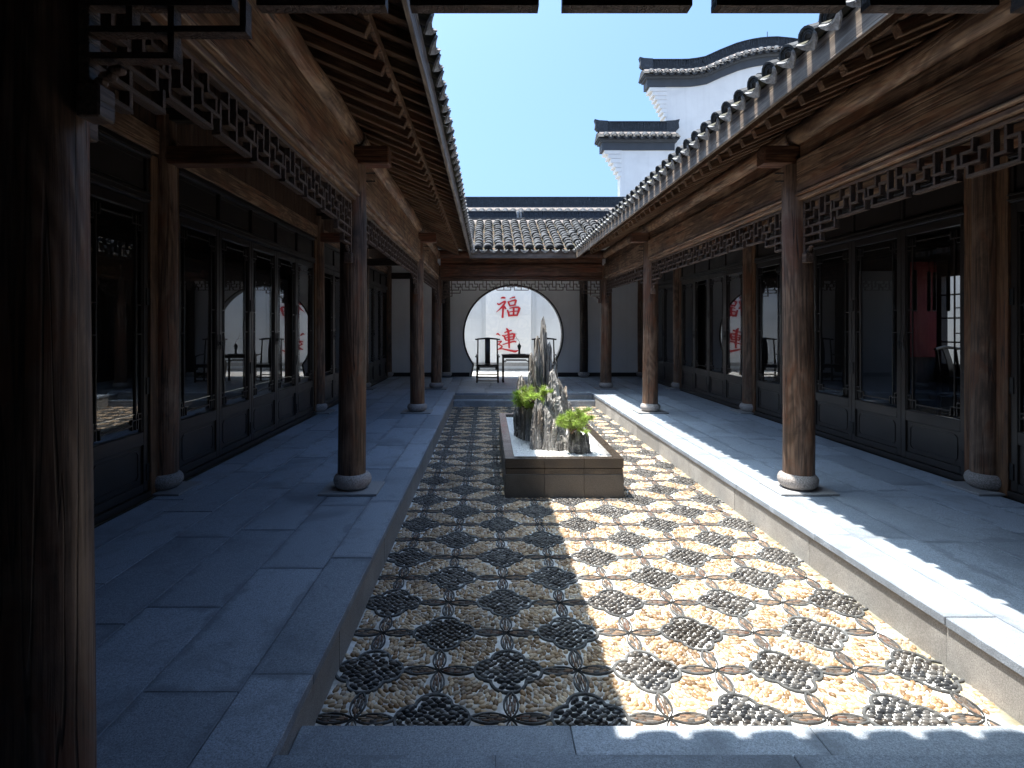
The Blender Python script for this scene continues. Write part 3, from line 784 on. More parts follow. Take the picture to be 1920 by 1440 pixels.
for s in (-1, 1):
    rz = R(90) if s < 0 else R(-90); xd = X(s, D_IN+.02)
    bays = [(1.5, 4.98, 4, 'near bay'), (4.98, 9.5, 5, 'middle bay'), (9.5, 13.07, 4, 'far bay'), (13.07, 16.17, 3, 'hall bay')]
    for b, (y0, y1, n, bnm) in enumerate(bays):
        a, c = y0+.222, y1-.222; wd = (c-a)/n
        for k in range(n):
            yc = a+wd*(k+.5); hin = 1 if k % 2 == 1 else (-1 if k == 0 else 0)
            if s > 0: hin = -hin
            hd = (1 if k % 2 == 0 else -1)*(1 if s < 0 else -1)
            door_leaf(wd, (xd, yc, .0), rz, '%s glazed lattice door leaf from the camera, %s of %s wall' % (ordn[k], bnm, SIDE[s]), hin, hd if (k < n-1 or n % 2 == 0) else 0)
        tr = thing('door_frame', 'black brown door frame with transom panels, %s of %s wall' % (bnm, SIDE[s]), 'door frame', (xd, (a+c)/2, 0), rz, 'door frames with transom panels')
        h = (c-a)/2
        bar('sill', 'door', tr, (-h, -.05, .001), (h, .05, .056))
        for z0, z1, dp in ((2.485, 2.575, .045), (2.86, 2.93, .05)): MB().cbox((-h, -dp, z0), (h, dp, z1), .008).build('header_rail', 'door', tr)
        for z in (2.51, 2.55, 2.888): bar('header_bead', 'door', tr, (-h, -.058, z-.006), (h, -.0455, z+.006))
        for k in range(n):
            xa, xb = -h+wd*k, -h+wd*(k+1)
            MB().cbox((xa+.035, -.008, 2.576), (xb-.035, .01, 2.859), .003).build('transom_panel', 'door', tr)
            MB().cbox((xa+.001, -.03, 2.576), (xa+.034, .03, 2.859), .004).build('mullion', 'door', tr)
            for z0, z1 in ((2.60, 2.612), (2.825, 2.837)): bar('panel_bead', 'door', tr, (xa+.06, -.016, z0), (xb-.06, -.0085, z1))
            for z in (2.60, 2.837):
                pass
        MB().cbox((h-.034, -.03, 2.576), (h-.001, .03, 2.859), .004).build('mullion', 'door', tr)
        hb = MB().cbox((-.05, -h-.2, -.1), (.05, h+.2, .1), .008).build('lintel_beam', 'wy', None, (xd-s*.0, (a+c)/2, 3.035))
        tag(hb, 'weathered lintel beam above the doors, %s of %s wall' % (bnm, SIDE[s]), 'beam', 'lintel beams over the doors')
        bw_ = thing('plank_wall', 'upright brown planks filling the wall above lintel, %s of %s wall' % (bnm, SIDE[s]), 'plank wall', (xd, (a+c)/2, 0), 0, 'plank infill over the lintels')
        npk = int((y1-y0)/.155); pw = (y1-y0)/npk
        for k in range(npk):
            bar('plank', 'plank', bw_, (-.012+random.uniform(-.003, .003), -(y1-y0)/2+pw*k+.003, 3.137), (.014, -(y1-y0)/2+pw*(k+1)-.003, 4.0))

# ------------------------------------------------------------------ roofs
def arc_tile(r, wlen, th, ns=7, lift=.0, mat='tile', name='cover_tile'):
    vs = []; fs = []; n = ns+1
    ang = [math.pi*(.02+.96*i/ns) for i in range(n)]
    for (rr_, y, dz) in ((r-th, 0, 0), (r, 0, 0), (r*.93, wlen, -.012), ):
        vs += [(rr_*math.cos(a), y, rr_*math.sin(a)*.82+dz+lift) for a in ang]
    vs += [((r*.93-th)*math.cos(a), wlen, (r*.93-th)*math.sin(a)*.82-.012+lift) for a in ang]
    for l in range(3):
        for i in range(ns): fs.append((l*n+i+1, l*n+i, (l+1)*n+i, (l+1)*n+i+1))
    for i in range(ns): fs.append((3*n+i+1, 3*n+i, i, i+1))
    return MB().add(vs, fs)
def eave_end():
    mb = arc_tile(.09, .15, .016); k = 10; a = [math.pi*i/k for i in range(k+1)]
    mb.add([(.076*math.cos(t), .018+.006*math.sin(t*7), .076*math.sin(t)*.82) for t in a]+[(0, .012, .02)], [(i+1, i, k+1) for i in range(k)]+[(0, k, k+1)])
    for j, (r_, y_) in enumerate(((.068, .004), (.051, .006), (.034, .005))):   # packed tile edges inside the arch
        n_ = 8; aa = [math.pi*(.06+.88*i/n_) for i in range(n_+1)]
        mb.add([((r_+d)*math.cos(t), y_, (r_+d)*math.sin(t)*.82) for d in (0, .008) for t in aa]+[((r_+d)*math.cos(t), .03, (r_+d)*math.sin(t)*.82) for d in (0, .008) for t in aa],
               [(i+1, i, n_+1+i, n_+2+i) for i in range(n_)]+[(n_+2+i, n_+1+i, 3*(n_+1)+i, 3*(n_+1)+i+1) for i in range(n_)]+[(i, i+1, 2*(n_+1)+i+1, 2*(n_+1)+i) for i in range(n_)])
    return mb
def drip_mb():
    top = [(-.088, .0), (-.06, -.02), (-.03, -.033), (0, -.037), (.03, -.033), (.06, -.02), (.088, 0)]
    bot = [(.086, -.022), (.066, -.056), (.036, -.078), (.016, -.092), (0, -.104), (-.016, -.092), (-.036, -.078), (-.066, -.056), (-.086, -.022)]
    poly = top+bot; mb = MB()
    n = len(poly); cyc = [(x, z) for x, z in poly]
    mb.prism(cyc, lambda u, v: (u, -.004+.14*v*0, v), lambda u, v: (u, .01, v))
    for k in range(-2, 3):   # low relief
        mb.lathe([(.001, -.003), (.006, -.002), (.006, .002), (.001, .003)], 6, (k*.022, -.005, -.05+.004*abs(k)))
    return mb
TILE_S = arc_tile(.086, .13, .011); TILE_L = arc_tile(.095, .235, .012); DRIP = drip_mb(); PAN = MB()
def pan_tile(wlen, r=.095):
    vs = []; fs = []; ns = 5; n = 6; ang = [math.pi+math.pi*(.12+.76*i/ns) for i in range(n)]
    for y, dz, rr_ in ((0, .012, r), (wlen, 0, r), (0, 0, r)):
        vs += [(rr_*math.cos(a), y, rr_*math.sin(a)*.5+.05+dz) for a in ang]
    for i in range(ns): fs.append((i, i+1, n+i+1, n+i)); fs.append((2*n+i, 2*n+i+1, i+1, i))
    return MB().add(vs, fs)
PAN = pan_tile(.24)
PITCH = .2235
def frame(kind, t, wv, dn=0.0):
    """matrix of a roof point: local x along eave, y uphill, z normal"""
    c = 1/math.sqrt(1+SLOPE**2)
    if kind == 'far': ex, up = Vector((1, 0, 0)), Vector((0, 1, 0)); o = Vector((t, 12.18+wv, 3.09+SLOPE*wv))
    elif kind == 'near': ex, up = Vector((-1, 0, 0)), Vector((0, -1, 0)); o = Vector((t, 2.34-wv, 3.09+SLOPE*wv))
    else:
        s = kind; ex, up = Vector((0, -s, 0)), Vector((s, 0, 0)); o = Vector((X(s, D_TIP+wv), t, 3.09+SLOPE*wv))
    ey = (up+Vector((0, 0, SLOPE)))*c; ez = ex.cross(ey)
    m = Matrix((ex, ey, ez)).transposed().to_4x4(); m.translation = o+ez*dn; return m
def jm(m, a=.012): return m @ Matrix.Translation((random.uniform(-a, a)*.4, random.uniform(-a, a)*.5, random.uniform(-a, a)*.2)) @ Matrix.Rotation(random.uniform(-a, a)*3, 4, 'Z')
def put(name, me, parent, m):
    o = bpy.data.objects.new(name, me); COL.objects.link(o); o.parent = parent; o.matrix_basis = m; return o
def roof(kind, nm, label, t0, t1, wmax, wmin, expo_first, parts_all=False, rafters=True):
    root = thing(nm, label, 'roof', (0, 0, 0))
    me_s = TILE_S.mesh('cover_tile', 'tile'); me_l = TILE_L.mesh('cover_tile', 'tile'); me_d = DRIP.mesh('drip_tile', 'drip'); me_c = eave_end().mesh('eave_tile', 'tile')
    stuff = MB(); pans = MB(); nrow = int((t1-t0)/PITCH); cnt = 0
    for k in range(nrow+1):
        t = t0+k*PITCH; w0 = wmin(t)
        if w0 < wmax-.1:
            wv = w0
            if w0 < .03:
                put('eave_tile', me_c, root, jm(frame(kind, t, .07 if isinstance(kind, int) else (.045 if kind == 'far' else -.01), .045), .008)); wv = .1 if isinstance(kind, int) else .07
            i = 0
            while wv < wmax:
                ex_ = .062 if (wv-w0 < expo_first) else .2
                small = ex_ < .1
                lift = .045+random.uniform(0, .004)
                m = jm(frame(kind, t, wv, lift) @ Matrix.Rotation(-.045, 4, 'X'), .024)
                if parts_all and cnt < 300:
                    put('cover_tile', me_s if small else me_l, root, m); cnt += 1
                else:
                    src = TILE_S if small else TILE_L
                    stuff.add([m @ Vector(p) for p in src.v], src.f)
                wv += ex_; i += 1
        tp = t+PITCH/2; w0 = wmin(tp)
        if w0 < wmax-.1 and k < nrow:
            if w0 < .03: put('drip_tile', me_d, root, frame(kind, tp, -.012, .025) @ Matrix.Rotation(math.atan(SLOPE)-.12+random.uniform(-.06, .06), 4, 'X') @ Matrix.Rotation(random.uniform(-.04, .04), 4, 'Y') @ Matrix.Diagonal((.98, 1, .86, 1)))
            wv = w0
            while wv < wmax:
                m = jm(frame(kind, tp, wv, -.012), .008); pans.add([m @ Vector(p) for p in PAN.v], PAN.f); wv += .2
    if stuff.v: o = stuff.build('cover_tile_field', 'tile', root, (0, 0, 0), False); o['kind'] = 'stuff'
    o = pans.build('pan_tile_field', 'pan', root); o['kind'] = 'stuff'
    return root
def wmin_side(t): return max(0, t-12.10, 2.47-t)
def wmin_end(t): return max(0, abs(t-CX)-1.16)
def sheet(kind, pts, th, name, mat, parent):
    """pts: (t, w) polygon on the roof plane, local drop th list (top, bottom)"""
    top = [frame(kind, t, w_).translation+Vector((0, 0, th[0])) for t, w_ in pts]; bot = [frame(kind, t, w_).translation+Vector((0, 0, th[1])) for t, w_ in pts]
    n = len(pts); mb = MB().add(top+bot, [tuple(range(n)), tuple(range(2*n-1, n-1, -1))]+[(i, (i+1) % n, n+(i+1) % n, n+i) for i in range(n)])
    return mb.build(name, mat, parent)
W_R = D_RIDGE-D_TIP
for s in (-1, 1):
    rt = roof(s, 'gallery_roof', 'grey tiled roof over the %s gallery with rafters showing under its eave' % SIDE[s], 2.52 if s < 0 else 2.47, 12.2, W_R, wmin_side, .9)
    e0 = D_FASC+.028-D_TIP
    sheet(s, [(1.85, e0), (12.6, e0), (12.6+W_R, W_R), (1.85-W_R, W_R)], (-.004, -.022), 'sheathing_board', 'raft', rt)
    bk = MB(); za = 3.09+SLOPE*W_R
    bk.add([(X(s, D_RIDGE), -2, za-.02), (X(s, D_RIDGE), 16.6, za-.02), (X(s, 6.75), 16.6, 3.3), (X(s, 6.75), -2, 3.3), (X(s, D_RIDGE), -2, za-.08), (X(s, D_RIDGE), 16.6, za-.08), (X(s, 6.75), 16.6, 3.24), (X(s, 6.75), -2, 3.24)],
           [(0, 1, 2, 3), (4, 5, 6, 7), (0, 3, 7, 4), (1, 2, 6, 5), (2, 3, 7, 6), (0, 1, 5, 4)]); bk.build('rear_slope', 'tile', rt)
    MB().cbox((X(s, D_RIDGE)-.12, -2, za-.05), (X(s, D_RIDGE)+.12, 16.6, za+.3), .02).build('ridge_wall', 'ridge', rt)
    xa, xb = sorted((X(s, D_FASC), X(s, D_FASC+.026)))
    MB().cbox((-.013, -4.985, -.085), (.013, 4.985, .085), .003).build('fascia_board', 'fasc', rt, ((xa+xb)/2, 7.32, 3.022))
    xm = X(s, 1.414)
    MB().cbox((-.014, -4.7, -.03), (.014, 4.7, .03), .003).build('eave_batten', 'raft', rt, (xm-s*.002, 7.3, 3.095))
    ang = math.atan(SLOPE)*(-1 if s > 0 else 1)
    me_m = MB().cbox((-.72, -.03, -.034), (.72, .03, .034), .004).mesh('rafter', 'raft'); me_f = MB().cbox((-.30, -.024, -.028), (.30, .024, .028), .004).mesh('flying_rafter', 'raft')
    k = 0; y = 2.55
    while y < 12.15:
        dm = 1.414+.66; zm = 3.022+SLOPE*.66
        place('rafter', me_m, rt, (X(s, dm), y+random.uniform(-.006, .006), zm), (0, ang, 0))
        df = D_FASC+.03+.27; zf = 3.09+SLOPE*(df-D_TIP)-.024-.031
        place('flying_rafter', me_f, rt, (X(s, df), y+random.uniform(-.006, .006), zf), (0, ang, 0))
        y += .23
    # lower sheathing on main rafters
    pts = []
    z1 = 3.022+.039
    lo = MB(); xa, xb = X(s, 1.43), X(s, 3.55); zz = lambda d: z1+SLOPE*(d-1.414)
    lo.add([(xa, 1.3, zz(1.43)), (xb, 1.3, zz(3.55)), (xb, 13.3, zz(3.55)), (xa, 13.3, zz(1.43)), (xa, 1.3, zz(1.43)+.012), (xb, 1.3, zz(3.55)+.012), (xb, 13.3, zz(3.55)+.012), (xa, 13.3, zz(1.43)+.012)],
           [(0, 1, 2, 3), (4, 5, 6, 7), (0, 1, 5, 4), (1, 2, 6, 5), (2, 3, 7, 6), (3, 0, 4, 7)]); lo.build('rafter_boarding', 'plank', rt)
for kind, nm, lab, yf, wm in (('far', 'gallery_roof', 'grey tiled roof slope at the far end with pale drip tiles and dark ridge', 1, 2.42), ('near', 'gallery_roof', 'tiled roof over the gallery the camera stands in', -1, 2.42)):
    span = 3.3 if kind == 'far' else 1.25
    n_ = int(2*span/PITCH); t0 = CX-n_/2*PITCH+(.02 if kind == 'far' else 0)
    rt = roof(kind, nm, lab, t0, CX+n_/2*PITCH+.03, wm, wmin_end, 0 if kind == 'far' else .2, kind == 'far')
    e0 = D_FASC+.028-D_TIP
    sheet(kind, [(CX-1.0, e0), (CX+1.0, e0), (CX+1.0+wm, wm), (CX-1.0-wm, wm)], (-.004, -.022), 'sheathing_board', 'raft', rt)
    ye = 12.18 if kind == 'far' else 2.34; yr = ye+yf*wm; za = 3.09+SLOPE*wm; yb = yr+yf*1.95
    MB().add([(CX-4, yr, za), (CX+4, yr, za), (CX+4, yb, 3.4), (CX-4, yb, 3.4), (CX-4, yr, za-.05), (CX+4, yr, za-.05), (CX+4, yb, 3.34), (CX-4, yb, 3.34)],
             [(0, 1, 2, 3), (4, 5, 6, 7), (0, 3, 7, 4), (1, 2, 6, 5), (2, 3, 7, 6), (0, 1, 5, 4)]).build('rear_slope', 'tile', rt)
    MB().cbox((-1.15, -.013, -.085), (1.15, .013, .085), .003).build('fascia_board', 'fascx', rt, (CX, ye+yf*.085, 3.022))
    y = CX-1.05
    me_f = MB().cbox((-.024, -.5, -.028), (.024, .5, .028), .004).mesh('rafter', 'raft')
    while y < CX+1.1:
        place('rafter', me_f, rt, (y, ye+yf*.58, 3.09+SLOPE*.58-.055), (math.atan(SLOPE)*yf, 0, 0)); y += .23
    if kind == 'far':
        MB().cbox((X(-1, D_IN-.12), 13.2, 3.40), (X(1, D_IN-.12), 16.29, 3.43), .004).build('bounce_ceiling', 'plaster', rt)  # unseen white board, added to bounce floor light onto the moon gate wall
        def ridge(parent, x0, x1, yy, zb, xj):
            # mortar fillet, dark bands, tiles on edge
            mb = MB(); n = int((x1-x0)/.12)
            vs = []
            for i in range(n+1):
                x = x0+(x1-x0)*i/n; d = .012*math.sin(i*1.7)+random.uniform(-.006, .006)
                vs += [(x, yy-.19+d, zb-.05+d*.5), (x, yy-.16+d, zb+.015), (x, yy-.085, zb+.085+d*.4), (x, yy+.1, zb+.085)]
            fs = [(i*4+j, (i+1)*4+j, (i+1)*4+j+1, i*4+j+1) for i in range(n) for j in range(3)]
            mb.add(vs, fs).build('mortar_fillet', 'mortar_r', parent, (0, 0, 0), True)
            MB().cbox((x0, yy-.10, zb+.06), (x1, yy+.10, zb+.125), .01).build('base_band', 'ridge', parent)
            t = MB(); x = x0
            while x < x1:
                if abs(x-xj) > .09:
                    h = random.uniform(-.006, .006)
                    t.box((x, -.075+random.uniform(-.008, .008), 0), (x+.017, .075, .155+h), Matrix.Translation((0, yy, zb+.126)) @ Matrix.Translation((x, 0, 0)) @ Matrix.Rotation(random.uniform(-.06, .06), 4, 'Y') @ Matrix.Translation((-x, 0, 0)))
                x += .0215
            o = t.build('ridge_tile_row', 'ridge', parent); o['kind'] = 'stuff'
            MB().cbox((x0, yy-.045, zb+.1262), (x1, yy+.045, zb+.28), .002).build('ridge_core', 'ridge', parent)
            MB().cbox((x0, yy-.085, zb+.285), (xj-.1, yy+.085, zb+.315), .008).build('cap_strip', 'ridge', parent)
            MB().cbox((xj+.1, yy-.085, zb+.285), (x1, yy+.085, zb+.315), .008).build('cap_strip', 'ridge', parent)
            MB().cbox((xj-.07, yy-.08, zb+.126), (xj-.012, yy+.08, zb+.31), .01).build('joint_block', 'drip', parent)
            MB().cbox((xj+.012, yy-.08, zb+.126), (xj+.07, yy+.08, zb+.31), .01).build('joint_block', 'drip', parent)
        ridge(rt, CX-2.6, CX+2.6, yr+.12, za+.02, at(974, 400, yr).x)

# ------------------------------------------------------------------ end wall with moon gate
def gate_outline(grow=0):
    cx_, cz_, r = .73, 1.21, 1.42+grow; pts = []
    a0 = math.atan2(.35-cz_, 1.135+grow*.8)   # right lower corner angle
    pts.append((cx_+1.20+grow, 0)); 
    for i in range(61):
        a = a0+(math.pi-2*a0)*i/60; pts.append((cx_+r*math.cos(a), cz_+r*math.sin(a)))
    pts.append((cx_-1.20-grow, 0)); return pts
gw = thing('moon_gate_wall', 'white plaster wall at the far end pierced by a round moon gate', 'wall', (0, Y_WALL, 0))
ol = gate_outline(.038); x0, x1 = X(-1, D_IN+.1), X(1, D_IN+.1); zt = 4.2
vs, fs = [], []
for y in (0, .24):
    for (x, z) in ol: vs.append((x, y, z))
n = len(ol); outer = []
for (x, z) in ol:
    dx, dz = x-.73, z-1.2
    if z <= .36: q = (x1 if x > .73 else x0, z)
    else:
        k = 1e9
        if dx > 1e-6: k = min(k, (x1-.73)/dx)
        if dx < -1e-6: k = min(k, (x0-.73)/dx)
        if dz > 1e-6: k = min(k, (zt-1.2)/dz)
        q = (.73+dx*k, 1.2+dz*k)
        if dz <= 0: q = (x1 if dx > 0 else x0, z)
    outer.append(q)
for y in (0, .24):
    for (x, z) in outer: vs.append((x, y, z))
for i in range(n-1):
    fs.append((i, 2*n+i, 2*n+i+1, i+1)); fs.append((n+i+1, 3*n+i+1, 3*n+i, n+i)); fs.append((i+1, n+i+1, n+i, i))
    # fill corners of outer rectangle
cr = [((x1, zt), None), ((x0, zt), None)]
for i in range(n-1):
    a, b = outer[i], outer[i+1]
    if abs(a[0]-b[0]) > 1e-4 and abs(a[1]-b[1]) > 1e-4:
        c = (x1 if a[0] > .73 else x0, zt); k = len(vs); vs += [(c[0], 0, c[1]), (c[0], .24, c[1])]
        fs.append((2*n+i, k, 2*n+i+1)); fs.append((3*n+i+1, k+1, 3*n+i))
MB().add(vs, fs).build('wall', 'plaster', gw)
inn, out = gate_outline(0), gate_outline(.04)
vs = []; n = len(inn)
for pts, y in ((out, -.02), (inn, -.02), (inn, .26), (out, .26)): vs += [(x, y, z) for x, z in pts]
fs = [(l*n+i, l*n+i+1, ((l+1) % 4)*n+i+1, ((l+1) % 4)*n+i) for l in range(4) for i in range(n-1)]
me = MB().add(vs, fs).mesh('gate_rim', 'skirt'); fixnormals(me); place('gate_rim', me, gw)
for a, b in ((x0, .73-1.262), (.73+1.262, x1)): bar('skirting', 'skirt', gw, (a, -.015, .003), (b, -.001, .12))
# yard beyond the gate
yd = struct('yard_floor', 'bright sunlit paving of the little yard behind the moon gate', 'floor')
xx = [-4.5+i*.9 for i in range(13)]
for a, b in zip(xx[:-1], xx[1:]):
    for c, d in ((16.30, 16.9), (16.9, 17.5), (17.5, 18.1), (18.1, 18.7)): slab(yd, a, b, c, d, .0, .05, 'yard')
MB().box((-4.5, 16.31, -.5), (7.2, 18.7, -.05)).build('bed', 'bed', yd)

# ------------------------------------------------------------------ marble screen wall with calligraphy
sw = thing('marble_wall', 'tall white marble wall behind the moon gate bearing red calligraphy', 'wall', (0, Y_BACK, 0))
MB().box((-4.3, .06, -.3), (6.6, .4, 5.3)).build('core', 'plasterw', sw)
pa, pb = at(910.5, 0, Y_BACK).x, at(996.5, 0, Y_BACK).x
zs = [.26, 1.03, 1.86, 2.7, 3.5, 4.4, 5.3]
for z0, z1 in zip(zs[:-1], zs[1:]):
    MB().cbox((pa+.003, -.0, z0+.002), (pb-.003, .058, z1-.002), .003).build('marble_panel', 'marble', sw)
gr = .12
for sg, xe in ((-1, pa), (1, pb)):
    for k, (d0, d1, yy) in enumerate(((.002, .05, .02), (.052, .10, .035), (.102, .15, .02))):
        a, b = sorted((xe+sg*d0, xe+sg*d1)); MB().cbox((a, yy, .26), (b, .058, 5.3), .003).build('vertical_moulding', 'marbleg', sw)
    # side panels: diamond laid grey marble
    base = xe+sg*.152
    for i in range(5):
        for j in range(7):
            a, b = sorted((base+sg*i*.8+sg*.002, base+sg*(i+1)*.8-sg*.002))
            MB().cbox((a, .03+.004*((i+j) % 2), .262+j*.72), (b, .058, .262+(j+1)*.72-.004), .002).build('side_panel', 'marbleg', sw)
for k, (z0, z1, yo) in enumerate(((.001, .07, -.05), (.07, .15, -.03), (.15, .26, -.04))):
    MB().cbox((-4.3, yo, z0+.001), (6.6, .058, z1-.001), .004).build('plinth_course', 'kerb' if k != 1 else 'marbleg', sw)
# calligraphy strokes traced as tapering brush marks
def cal(cx_, cy_):
    return at(900+cx_/11.07, 540+cy_/11.07, Y_BACK)
def brush(parent, pts, name='brush_stroke'):
    P = [Vector((p[0], p[1])) for p in pts]; wd = [p[2] for p in pts]
    L_, R_ = [], []
    # resample with catmull-rom
    Q, Wq = [], []
    for i in range(len(P)-1):
        p0, p1, p2, p3 = P[max(i-1, 0)], P[i], P[i+1], P[min(i+2, len(P)-1)]
        for k in range(6):
            t = k/6; Q.append(.5*((2*p1)+(p2-p0)*t+(2*p0-5*p1+4*p2-p3)*t*t+(3*p1-p0-3*p2+p3)*t**3)); Wq.append(wd[i]+(wd[i+1]-wd[i])*t)
    Q.append(P[-1]); Wq.append(wd[-1])
    vs, fs = [], []
    for i, q in enumerate(Q):
        d = Q[min(i+1, len(Q)-1)]-Q[max(i-1, 0)]; d = d.normalized() if d.length else Vector((1, 0)); nn = Vector((-d.y, d.x))*Wq[i]/2
        e = d*(Wq[i]*.28 if i == len(Q)-1 else (-Wq[i]*.28 if i == 0 else 0))
        for qq in (q+nn*.98+e*.3, q+e, q-nn*.98+e*.3):
            c = cal(qq.x, qq.y); vs.append((c.x, -.014, c.z))
    m = len(Q); vs2 = [(x, .002, z) for x, y, z in vs]; allv = vs+vs2; o_ = len(vs)
    for i in range(m-1):
        for k in range(2): fs.append((i*3+k, i*3+k+1, (i+1)*3+k+1, (i+1)*3+k))
        fs.append((i*3, (i+1)*3, o_+(i+1)*3, o_+i*3)); fs.append((i*3+2, o_+i*3+2, o_+(i+1)*3+2, (i+1)*3+2))
    fs += [(0, o_, o_+1, 1), (1, o_+1, o_+2, 2), ((m-1)*3, (m-1)*3+1, o_+(m-1)*3+1, o_+(m-1)*3), ((m-1)*3+1, (m-1)*3+2, o_+(m-1)*3+2, o_+(m-1)*3+1)]
    me = MB().add(allv, fs).mesh(name, 'redp'); fixnormals(me); return place(name, me, parent)
def glyph(label, strokes):
    g_ = bpy.data.objects.new('painted_character', None); COL.objects.link(g_); g_.parent = sw; g_['label'] = label
    for k, st in enumerate(strokes):
        o = brush(g_, st); o.location.y = -.0006*k
FU = [[(432, 212, 14), (475, 200, 46), (522, 205, 34)],
      [(362, 322, 30), (395, 342, 34), (450, 310, 30), (505, 282, 40), (530, 290, 40)], [(528, 292, 40), (490, 350, 40), (430, 420, 34), (336, 503, 5)],
      [(482, 390, 44), (476, 480, 40), (470, 560, 40), (467, 612, 46)], [(500, 372, 20), (522, 410, 40), (536, 434, 34)],
      [(612, 226, 8), (670, 200, 26), (722, 190, 34)],
      [(582, 280, 32), (600, 325, 38), (622, 370, 30)], [(590, 292, 24), (660, 268, 28), (735, 250, 40)], [(745, 252, 44), (735, 300, 38), (716, 352, 24)], [(612, 372, 26), (670, 362, 28), (735, 348, 30)],
      [(570, 462, 34), (588, 515, 40), (604, 578, 38)], [(612, 424, 14), (700, 405, 28), (800, 400, 40)], [(818, 412, 52), (800, 480, 46), (768, 572, 30)],
      [(700, 420, 40), (698, 490, 42), (694, 560, 34)], [(600, 500, 18), (690, 485, 24), (780, 478, 20)], [(590, 580, 30), (690, 568, 30), (778, 566, 34)]]
LIAN = [[(334, 966, 8), (370, 952, 40), (420, 990, 10)], [(362, 1118, 16), (410, 1106, 24), (450, 1108, 28)], [(446, 1112, 28), (405, 1145, 24), (378, 1175, 24)],
        [(380, 1170, 24), (430, 1190, 26), (462, 1216, 32)], [(460, 1220, 30), (420, 1250, 26), (372, 1276, 20)],
        [(366, 1282, 10), (450, 1262, 24), (560, 1284, 34), (660, 1304, 44), (735, 1316, 48), (800, 1288, 8)],
        [(508, 924, 20), (580, 902, 30), (655, 880, 30)], [(548, 842, 30), (578, 880, 46), (596, 980, 46), (600, 1100, 46), (606, 1245, 30)],
        [(462, 986, 24), (500, 1002, 34), (525, 1060, 36), (540, 1090, 24)], [(500, 992, 18), (600, 965, 26), (690, 948, 34)], [(712, 952, 50), (704, 1010, 46), (684, 1074, 26)],
        [(535, 1034, 16), (610, 1022, 22), (685, 1012, 20)], [(535, 1088, 18), (610, 1076, 24), (690, 1062, 24)], [(470, 1176, 16), (600, 1136, 26), (700, 1110, 32), (748, 1120, 28)]]
glyph('red brush character fu, the upper of the two', FU); glyph('red brush character lian, the lower of the two', LIAN)
